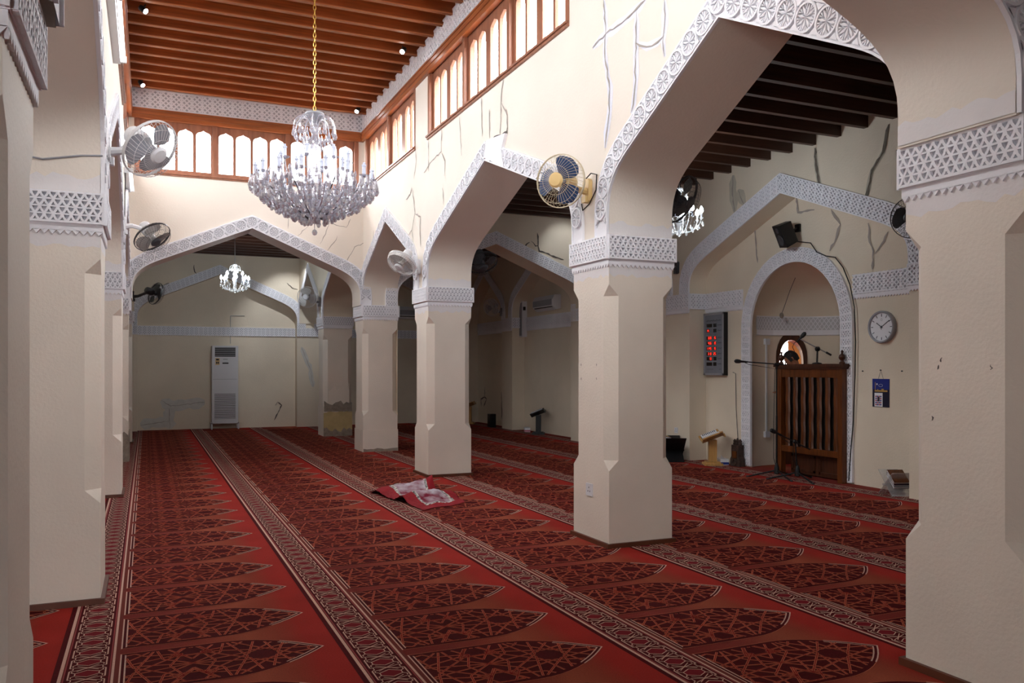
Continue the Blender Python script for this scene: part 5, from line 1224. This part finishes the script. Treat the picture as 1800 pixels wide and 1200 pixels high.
# ------------------------------------------------------------------ person reading behind the pulpit
def person():
    hx, hy = 8.30, 9.02; t = thing('person', 'person with short dark hair bowing the head behind the pulpit', 'person', (hx + .05, hy, 0))
    face = Vector((-.80, .55, 0)).normalized(); side = UP.cross(face)
    base = Vector((hx + .06, hy - .03, 0)); P = lambda f, s, z: base + face * f + side * s + UP * z
    V, E, Rd = [], [], []
    def add(p, r): V.append(tuple(p)); Rd.append(r); return len(V) - 1
    pel = add(P(-.04, 0, .90), (.155, .12)); w = add(P(-.02, 0, 1.06), (.14, .11)); ch = add(P(.04, 0, 1.22), (.165, .12)); nk0 = add(P(.09, 0, 1.36), (.075, .07)); nk1 = add(P(.115, 0, 1.43), (.055, .058)); hd0 = add(P(.15, 0, 1.50), (.082, .09)); hd1 = add(P(.175, 0, 1.545), (.074, .088)); 
    E += [(pel, w), (w, ch), (ch, nk0), (nk0, nk1), (nk1, hd0), (hd0, hd1)]
    for sg in (-1, 1):
        a = add(P(.04, sg * .17, 1.32), (.06, .06)); b = add(P(.06, sg * .22, 1.06), (.045, .045)); c_ = add(P(.24, sg * .15, 1.02), (.034, .034)); hnd = add(P(.33, sg * .12, 1.04), (.036, .022))
        E += [(ch, a), (a, b), (b, c_), (c_, hnd)]
        for f in range(4):
            k1 = add(P(.37, sg * (.10 + .016 * f), 1.05), (.009, .009)); k2 = add(P(.405 - .006 * f, sg * (.10 + .016 * f), 1.04), (.008, .008)); E += [(hnd, k1), (k1, k2)]
        th_ = add(P(.35, sg * .075, 1.055), (.010, .010)); E += [(hnd, th_)]
        hp = add(P(-.04, sg * .095, .84), (.09, .09)); kn = add(P(-.01, sg * .10, .48), (.062, .062)); an = add(P(-.04, sg * .10, .09), (.042, .042)); ft = add(P(.10, sg * .11, .035), (.04, .03)); E += [(pel, hp), (hp, kn), (kn, an), (an, ft)]
    me = bpy.data.meshes.new('body'); me.from_pydata(V, E, []); o = put(me, 'body', t)
    me.materials.append(MATS['skin']); sk = o.modifiers.new('skin', 'SKIN'); o.modifiers.new('sub', 'SUBSURF').levels = 1
    o.modifiers['sub'].render_levels = 2
    for i, r in enumerate(Rd): me.skin_vertices[0].data[i].radius = r
    me.skin_vertices[0].data[0].use_root = True
    # clothing over the trunk, arms and legs
    mb = MB()
    def sleeve(pts, rs, mi=0): mb.tube(pts, rs, 12, mi)
    T = Matrix.Identity(4)
    ring = [(.0, .60, .20, .15), (-.04, .84, .185, .15), (-.03, .98, .17, .14), (.0, 1.12, .175, .14), (.04, 1.25, .195, .135), (.07, 1.33, .17, .11), (.10, 1.385, .085, .085)]
    rows = [[P(f + b * math.cos(2 * math.pi * k / 16), a * math.sin(2 * math.pi * k / 16), z) for k in range(16)] for f, z, a, b in ring]
    for A, B in zip(rows, rows[1:]):
        for k in range(16): mb.face([A[k], A[(k + 1) % 16], B[(k + 1) % 16], B[k]])
    for sg in (-1, 1):
        sleeve([P(.05, sg * .12, 1.33), P(.04, sg * .19, 1.28), P(.06, sg * .225, 1.06), P(.22, sg * .155, 1.02)], [.075, .072, .06, .046])
        sleeve([P(-.04, sg * .095, .86), P(-.01, sg * .10, .48), P(-.04, sg * .10, .06)], [.11, .085, .07])
    mb.build('clothing', 'shirt', t, True, True)
    # head shape: skull, nose, ears; hair cap
    hc = P(.165, 0, 1.515); hf = (face * .80 - UP * .60).normalized(); hu = (UP * .80 + face * .60).normalized(); hs = side
    def H(f, s, u): return hc + hf * f + hs * s + hu * u
    mb = MB(); n = 18
    for nm in (0,):
        rows = []
        for i in range(13):
            e = -math.pi / 2 + math.pi * i / 12; row = []
            for k in range(n):
                a = 2 * math.pi * k / n; f, s, u = .094 * math.cos(e) * math.cos(a), .073 * math.cos(e) * math.sin(a), .112 * math.sin(e)
                if u < 0: f = f * (1 + .25 * u / .112 * (0 if f > 0 else 1)); s *= 1 + .35 * u / .112
                if f > .07 and abs(u) < .05: f += .0
                row.append(H(f, s, u))
            rows.append(row)
        for A, B in zip(rows, rows[1:]):
            for k in range(n): mb.face([A[k], A[(k + 1) % n], B[(k + 1) % n], B[k]])
    mb.tube([H(.088, 0, .012), H(.112, 0, -.022), H(.092, 0, -.030)], [.008, .014, .010], 6)
    for sg in (-1, 1): mb.tube([H(.0, sg * .070, .022), H(-.012, sg * .082, .014), H(-.010, sg * .080, -.016), H(.002, sg * .070, -.024)], [.008, .012, .010, .007], 6)
    mb.tube([H(.084, -.022, -.055), H(.090, 0, -.057), H(.084, .022, -.055)], .006, 5)
    hd = mb.build('head', 'skin', t, True, True)
    mb = MB(); rows = []
    for i in range(9):
        e = R(-12) + (math.pi / 2 - R(-12)) * i / 8; row = []
        for k in range(22):
            a = 2 * math.pi * k / 22; lo = .0 if abs((a + math.pi) % (2 * math.pi) - math.pi) > .9 else 1
            ee = max(e, R(34)) if lo else e - (R(18) if i == 0 and abs(a - math.pi) < 1.3 else 0)
            row.append(H(.104 * math.cos(ee) * math.cos(a) - .004, .083 * math.cos(ee) * math.sin(a), .124 * math.sin(ee)))
        rows.append(row)
    for A, B in zip(rows, rows[1:]):
        for k in range(22): mb.face([A[k], A[(k + 1) % 22], B[(k + 1) % 22], B[k]])
    mb.build('hair', 'hair', t, True, True)
    for sg in (-1, 1):
        mb = MB(); mb.lathe([(.0, -.006), (.009, -.003), (.009, .003), (.0, .006)], 8, 0, lookmat(H(.084, sg * .03, .008), hf)); mb.build('eye', 'ink', hd)
person()

# ------------------------------------------------------------------ book stands and small things along the wall
def low_lectern(label, x, y, rz, m, book, h=.36, w=.42):
    t = thing('book_lectern', label, 'lectern', (x, y, 0), rz=rz); Bm = t.matrix_basis
    mb = MB(); mb.box(-.14, -.13, 0, .14, .13, .03, 0, Bm); mb.box(-.11, -.10, .03, .11, .10, .05, 0, Bm); mb.build('base', m, t)
    mb = MB(); mb.box(-.055, -.055, .05, .055, .055, h, 0, Bm); mb.build('post', m, t)
    Tp = Bm @ Matrix.Translation((0, 0, h)) @ Matrix.Rotation(R(-22), 4, 'X')
    fnv = lambda s, z, d: Tp @ Vector((s, d, z))
    for sg in (-1, 1):
        mb = MB(); mb.prism([(0, 0), (sg * w / 2, .075), (sg * w / 2, .092), (0, .018)], -.15, .15, fnv); mb.build('tray_board', m, t)
    mb = MB(); mb.box(-w / 2, -.165, .0, w / 2, -.15, .05, 0, Tp); mb.build('tray_lip', m, t)
    if book:
        bk = thing('open_book', book, 'book', Tp @ Vector((0, 0, .02))); 
        for sg in (-1, 1):
            mb = MB(); mb.prism([(0, .022), (sg * .16, .078), (sg * .16, .10), (sg * .05, .075), (0, .045)], -.11, .12, fnv); pg = mb.build('page_block', 'paper', bk)
            for k in range(8):
                q = MB(); d = -.09 + k * .025; q.face([fnv(sg * .03, .0665, d), fnv(sg * .145, .1005, d), fnv(sg * .145, .1005, d + .012), fnv(sg * .03, .0665, d + .012)]); q.build('text_line', 'ink', pg)
            mb = MB(); mb.prism([(0, .017), (sg * .17, .076), (sg * .17, .080), (0, .021)], -.115, .125, fnv); mb.build('cover', 'black', bk)
    return t
low_lectern('light wooden book lectern in front of the lit digital board', 7.43, 9.80, R(62), 'wood_light', 'open book with printed pages on the light wooden lectern', .36)
low_lectern('black book lectern standing alone against the far aisle wall', 7.50, 15.75, R(62), 'black', 'open dark book on the black lectern by the far wall', .40)
low_lectern('pale wooden lectern with dark tray in the far corner, half behind a column', 7.3, 19.3, R(62), 'wood_light', 'open dark book on the far corner lectern', .42)
# black folding stand behind the socketed column
def x_stand(label, x, y, rz, m, w, l, h, top=None):
    t = thing('book_stand', label, 'book stand', (x, y, 0), rz=rz); Bm = t.matrix_basis; fn = lambda a, b, d: Bm @ Vector((a, d, b))
    for sg in (-1, 1):
        mb = MB(); a = sg * w / 2; mb.prism([(a, h), (a + .02, h), (-a * .75 + .02, 0), (-a * .75, 0)], -l / 2 + (.0 if sg < 0 else .02), l / 2 - (.0 if sg < 0 else .02), fn); mb.build('panel', m, t)
    mb = MB(); mb.tube([fn(.01 + w * .03, h * .44, -l / 2 - .01), fn(.01 + w * .03, h * .44, l / 2 + .01)], .014, 8); mb.build('hinge', m, t)
    return t
x_stand('black folding book stand behind the socketed column', 7.16, 10.46, R(64), 'black', .52, .40, .36)
bk = thing('book', 'closed book with cream cover lying on the black folding stand', 'book', (7.05, 10.50, .30)); mb = MB(); Tb = Matrix.Translation((7.05, 10.50, .345)) @ Matrix.Rotation(R(64), 4, 'Z') @ Matrix.Rotation(R(12), 4, 'X')
mb.box(-.15, -.10, 0, .15, .10, .035, 0, Tb); mb.build('page_block', 'paper', bk); mb = MB(); mb.box(-.155, -.105, .035, .155, .105, .041, 0, Tb); mb.box(-.155, -.105, -.006, .155, .105, 0, 0, Tb); cv = mb.build('cover', 'skirting', bk); mb = MB(); mb.box(-.13, -.08, .0412, .13, .08, .0425, 0, Tb); mb.build('cover_panel', 'yellow_plastic', cv)
# clear folding stand with books beside the near pilaster
t = x_stand('clear folding book stand holding books beside the calendar wall', 7.52, 6.68, R(70), 'acrylic', .34, .26, .26)
Bm = Matrix.Translation((7.52, 6.68, 0)) @ Matrix.Rotation(R(70), 4, 'Z')
for k, (lab, m) in enumerate((('grey-covered book lowest on the clear stand', 'grey_plastic'), ('dark-covered book in the middle on the clear stand', 'night_dark'), ('brown-covered book on top on the clear stand', 'wood_pulpit'))):
    Tb = Bm @ Matrix.Translation((-.03, 0, .150 + .026 * k)) @ Matrix.Rotation(R(-38), 4, 'Y'); b = thing('book', lab, 'book', Tb @ Vector((0, 0, 0)), 'books on the clear stand')
    mb = MB(); mb.box(-.10, -.085, 0, .09, .085, .016, 0, Tb); mb.build('page_block', 'paper', b); mb = MB(); mb.box(-.103, -.088, .016, .093, .088, .018, 0, Tb); mb.box(-.103, -.088, -.002, .093, .088, 0, 0, Tb); mb.box(.09, -.088, -.002, .093, .088, .018, 0, Tb); mb.build('cover', m, b)
# carved dark stand leaning by the niche surround
t = thing('carved_stand', 'dark carved wooden stand with three knobs against the niche surround', 'stand', (7.62, 9.52, 0)); yc = 9.52; X0 = 7.60
mb = MB(); mb.prism([(-.10, .0), (.10, 0), (.10, .10), (.075, .14), (.075, .30), (-.075, .30), (-.075, .14), (-.10, .10)], 0, .10, lambda a, b, d: Vector((X0 + d, yc + a, b))); mb.build('carved_body', 'wood_carved', t)
for a, hh in ((-.06, .035), (0, .05), (.06, .03)): mb = MB(); mb.lathe([(.022, .30), (.026, .32), (.018, .335), (.024, .345 + hh * .4), (.006, .35 + hh)], 10, 0, Matrix.Translation((X0 + .05, yc + a, 0))); mb.build('knob', 'wood_carved', t, True)
mb = MB(); mb.box(X0 - .012, yc - .045, .12, X0, yc + .05, .215); mb.build('inset_panel', 'wood_pulpit', t)
mb = MB(); mb.tube([(X0 - .01 + 0, yc + .055 * math.cos(u) * .8, .06 + .04 * math.sin(u)) for u in [i * math.pi / 8 for i in range(17)]], .008, 5, cap=False); mb.build('carved_ring', 'wood_carved', t)
# tissue boxes and small crates
def tissue_box(label, x, y, rz, w, d, h_, ma, mb_):
    t = thing('tissue_box', label, 'box', (x, y, 0), rz=rz); Bm = t.matrix_basis
    q = MB(); q.box(-w / 2, -d / 2, 0, w / 2, d / 2, h_, 0, Bm); q.build('carton', ma, t)
    q = MB()
    for y_ in (-d / 2 - .0008, d / 2 + .0002): q.box(-w / 2, y_, h_ * .05, w / 2, y_ + .0006, h_ * .45, 0, Bm)
    for x_ in (-w / 2 - .0008, w / 2 + .0002): q.box(x_, -d / 2, h_ * .1, x_ + .0006, d / 2, h_ * .5, 0, Bm)
    q.build('printed_band', mb_, t)
    q = MB(); q.face([Bm @ Vector(v) for v in ((-.05, 0, h_), (.0, .02, h_ + .055), (.05, 0, h_))]); q.face([Bm @ Vector(v) for v in ((-.04, .01, h_), (.01, -.02, h_ + .045), (.04, -.01, h_))]); q.build('tissue', 'paper', t)
tissue_box('blue and white tissue box behind the light wooden lectern', 7.60, 9.80, R(70), .24, .12, .085, 'paper', 'box_blue')
tissue_box('pink and white tissue box beside the black lectern', 7.56, 16.45, R(70), .26, .12, .09, 'paper', 'box_pink')
t = thing('black_cabinet', 'small black box standing against the far pilaster', 'box', (7.36, 18.0, 0)); mb = MB(); mb.box(7.30, 17.92, .0, 7.44, 18.10, .31); mb.build('case', 'black', t); mb = MB(); mb.box(7.292, 17.94, .03, 7.30, 18.08, .29); mb.build('front_panel', 'black_gloss', t)

# ------------------------------------------------------------------ crumpled prayer rug
def rug():
    o0 = atZ(650, 866); o1 = atZ(745, 898); o2 = atZ(815, 884); o3 = atZ(735, 850)
    t = thing('prayer_rug', 'crumpled red prayer rug with pale patterned centre lying on the carpet', 'rug', (o0 + o1 + o2 + o3) / 4)
    nu, nv = 56, 36; V = []
    for i in range(nu + 1):
        for j in range(nv + 1):
            u, v = i / nu, j / nv; p = o0.lerp(o2, u) * 1.0
            a = o0.lerp(o1, u) if True else 0
            # bilinear patch: left edge o0..o3, right edge o1..o2
            p = (o0 * (1 - u) + o1 * u) * (1 - v) + (o3 * (1 - u) + o2 * u) * v
            hgt = .012 + .15 * math.exp(-((u - .30 - .25 * (v - .6)) / .12) ** 2) * (.25 + .75 * v) + .10 * math.exp(-((u - .62 - .1 * v) / .09) ** 2) * (.5 + .5 * math.sin(3 * v + .3)) + .05 * math.exp(-((u - .12) / .07) ** 2) * v + .012 * math.sin(17 * u + 5 * v) * math.sin(11 * v) + .01 * random.random()
            e = min(1, min(u, 1 - u) * 9) ; hgt *= .25 + .75 * e
            V.append(Vector((p.x + .05 * math.sin(9 * u) * v, p.y + .03 * math.sin(7 * v), max(hgt, .010))))
    mb = MB(); I = lambda i, j: i * (nv + 1) + j
    quads = [MB(), MB(), MB()]
    for i in range(nu):
        for j in range(nv):
            u, v = (i + .5) / nu, (j + .5) / nv; k = 0
            if .14 < u < .90 and .22 < v < .84: k = 1
            if (.145 < u < .19 or .85 < u < .895 or .22 < v < .29 or .77 < v < .84) and .14 < u < .9 and .22 < v < .84: k = 2
            quads[k].face([V[I(i, j)], V[I(i + 1, j)], V[I(i + 1, j + 1)], V[I(i, j + 1)]])
            quads[k].face([q_ - Vector((0, 0, .006)) for q_ in (V[I(i, j)], V[I(i, j + 1)], V[I(i + 1, j + 1)], V[I(i + 1, j)])])
    quads[0].build('red_border', 'rug_red', t, True, True); quads[1].build('patterned_field', 'rug_field', t, True, True); quads[2].build('pale_stripe', 'rug_stripe', t, True, True)
    mb = MB()
    for k in range(46):
        j = k / 45 * nv; p = V[I(0, int(j))]; d = (o0 - o1).normalized(); mb.tube([p, p + d * random.uniform(.04, .08) + Vector((random.uniform(-.02, .02), random.uniform(-.02, .02), .006 - p.z))], .004, 4)
    mb.build('fringe', 'skirting', t)
mat('rug_field', srgb(206, 196, 206), .9, c2=srgb(132, 22, 52), vs=9, detail=2)
mat('rug_stripe', srgb(228, 222, 214), .9, c2=srgb(80, 70, 70), vs=45, detail=1)
rug()

# ------------------------------------------------------------------ brushed white paint running past the capitals
def wash(colo, mp, s0, s1, z0, z1, up=True):
    mb = MB(); N_ = 14; edge = [(s0 + (s1 - s0) * i / N_, (z1 if up else z0) + random.uniform(-.02, .02)) for i in range(N_ + 1)]
    pts = ([(s0, z0), (s1, z0)] + edge[::-1]) if up else (edge + [(s1, z1), (s0, z1)])
    mb.face([mp(a, .0012, b) for a, b in pts]); mb.build('paint_wash', 'wash', colo)
for cc, xx, yy in ((colR[0], xr, RY[0]), (colR[1], xr, RY[1]), (colL[1], xl, LY[1]), (colL[2], xl, LY[2]), (colR[2], xr, RY[2])):
    fc = colfaces(xx, yy + W / 2)
    for k_ in ('f', 'l' if xx > 0 else 'r'):
        if cc is colR[0]: wash(cc, lambda s, n, z, f=fc[k_]: f(s, n + (CI + .003 if k_ == 'l' else 0), z), -h + .002, h - .002, 2.43, 2.52)
        elif k_ == 'f': wash(cc, fc[k_], -h + .002, h - .002, 2.43, 2.52)
        wash(cc, fc[k_], -h + .002, h - .002, 2.11, 2.19, False)
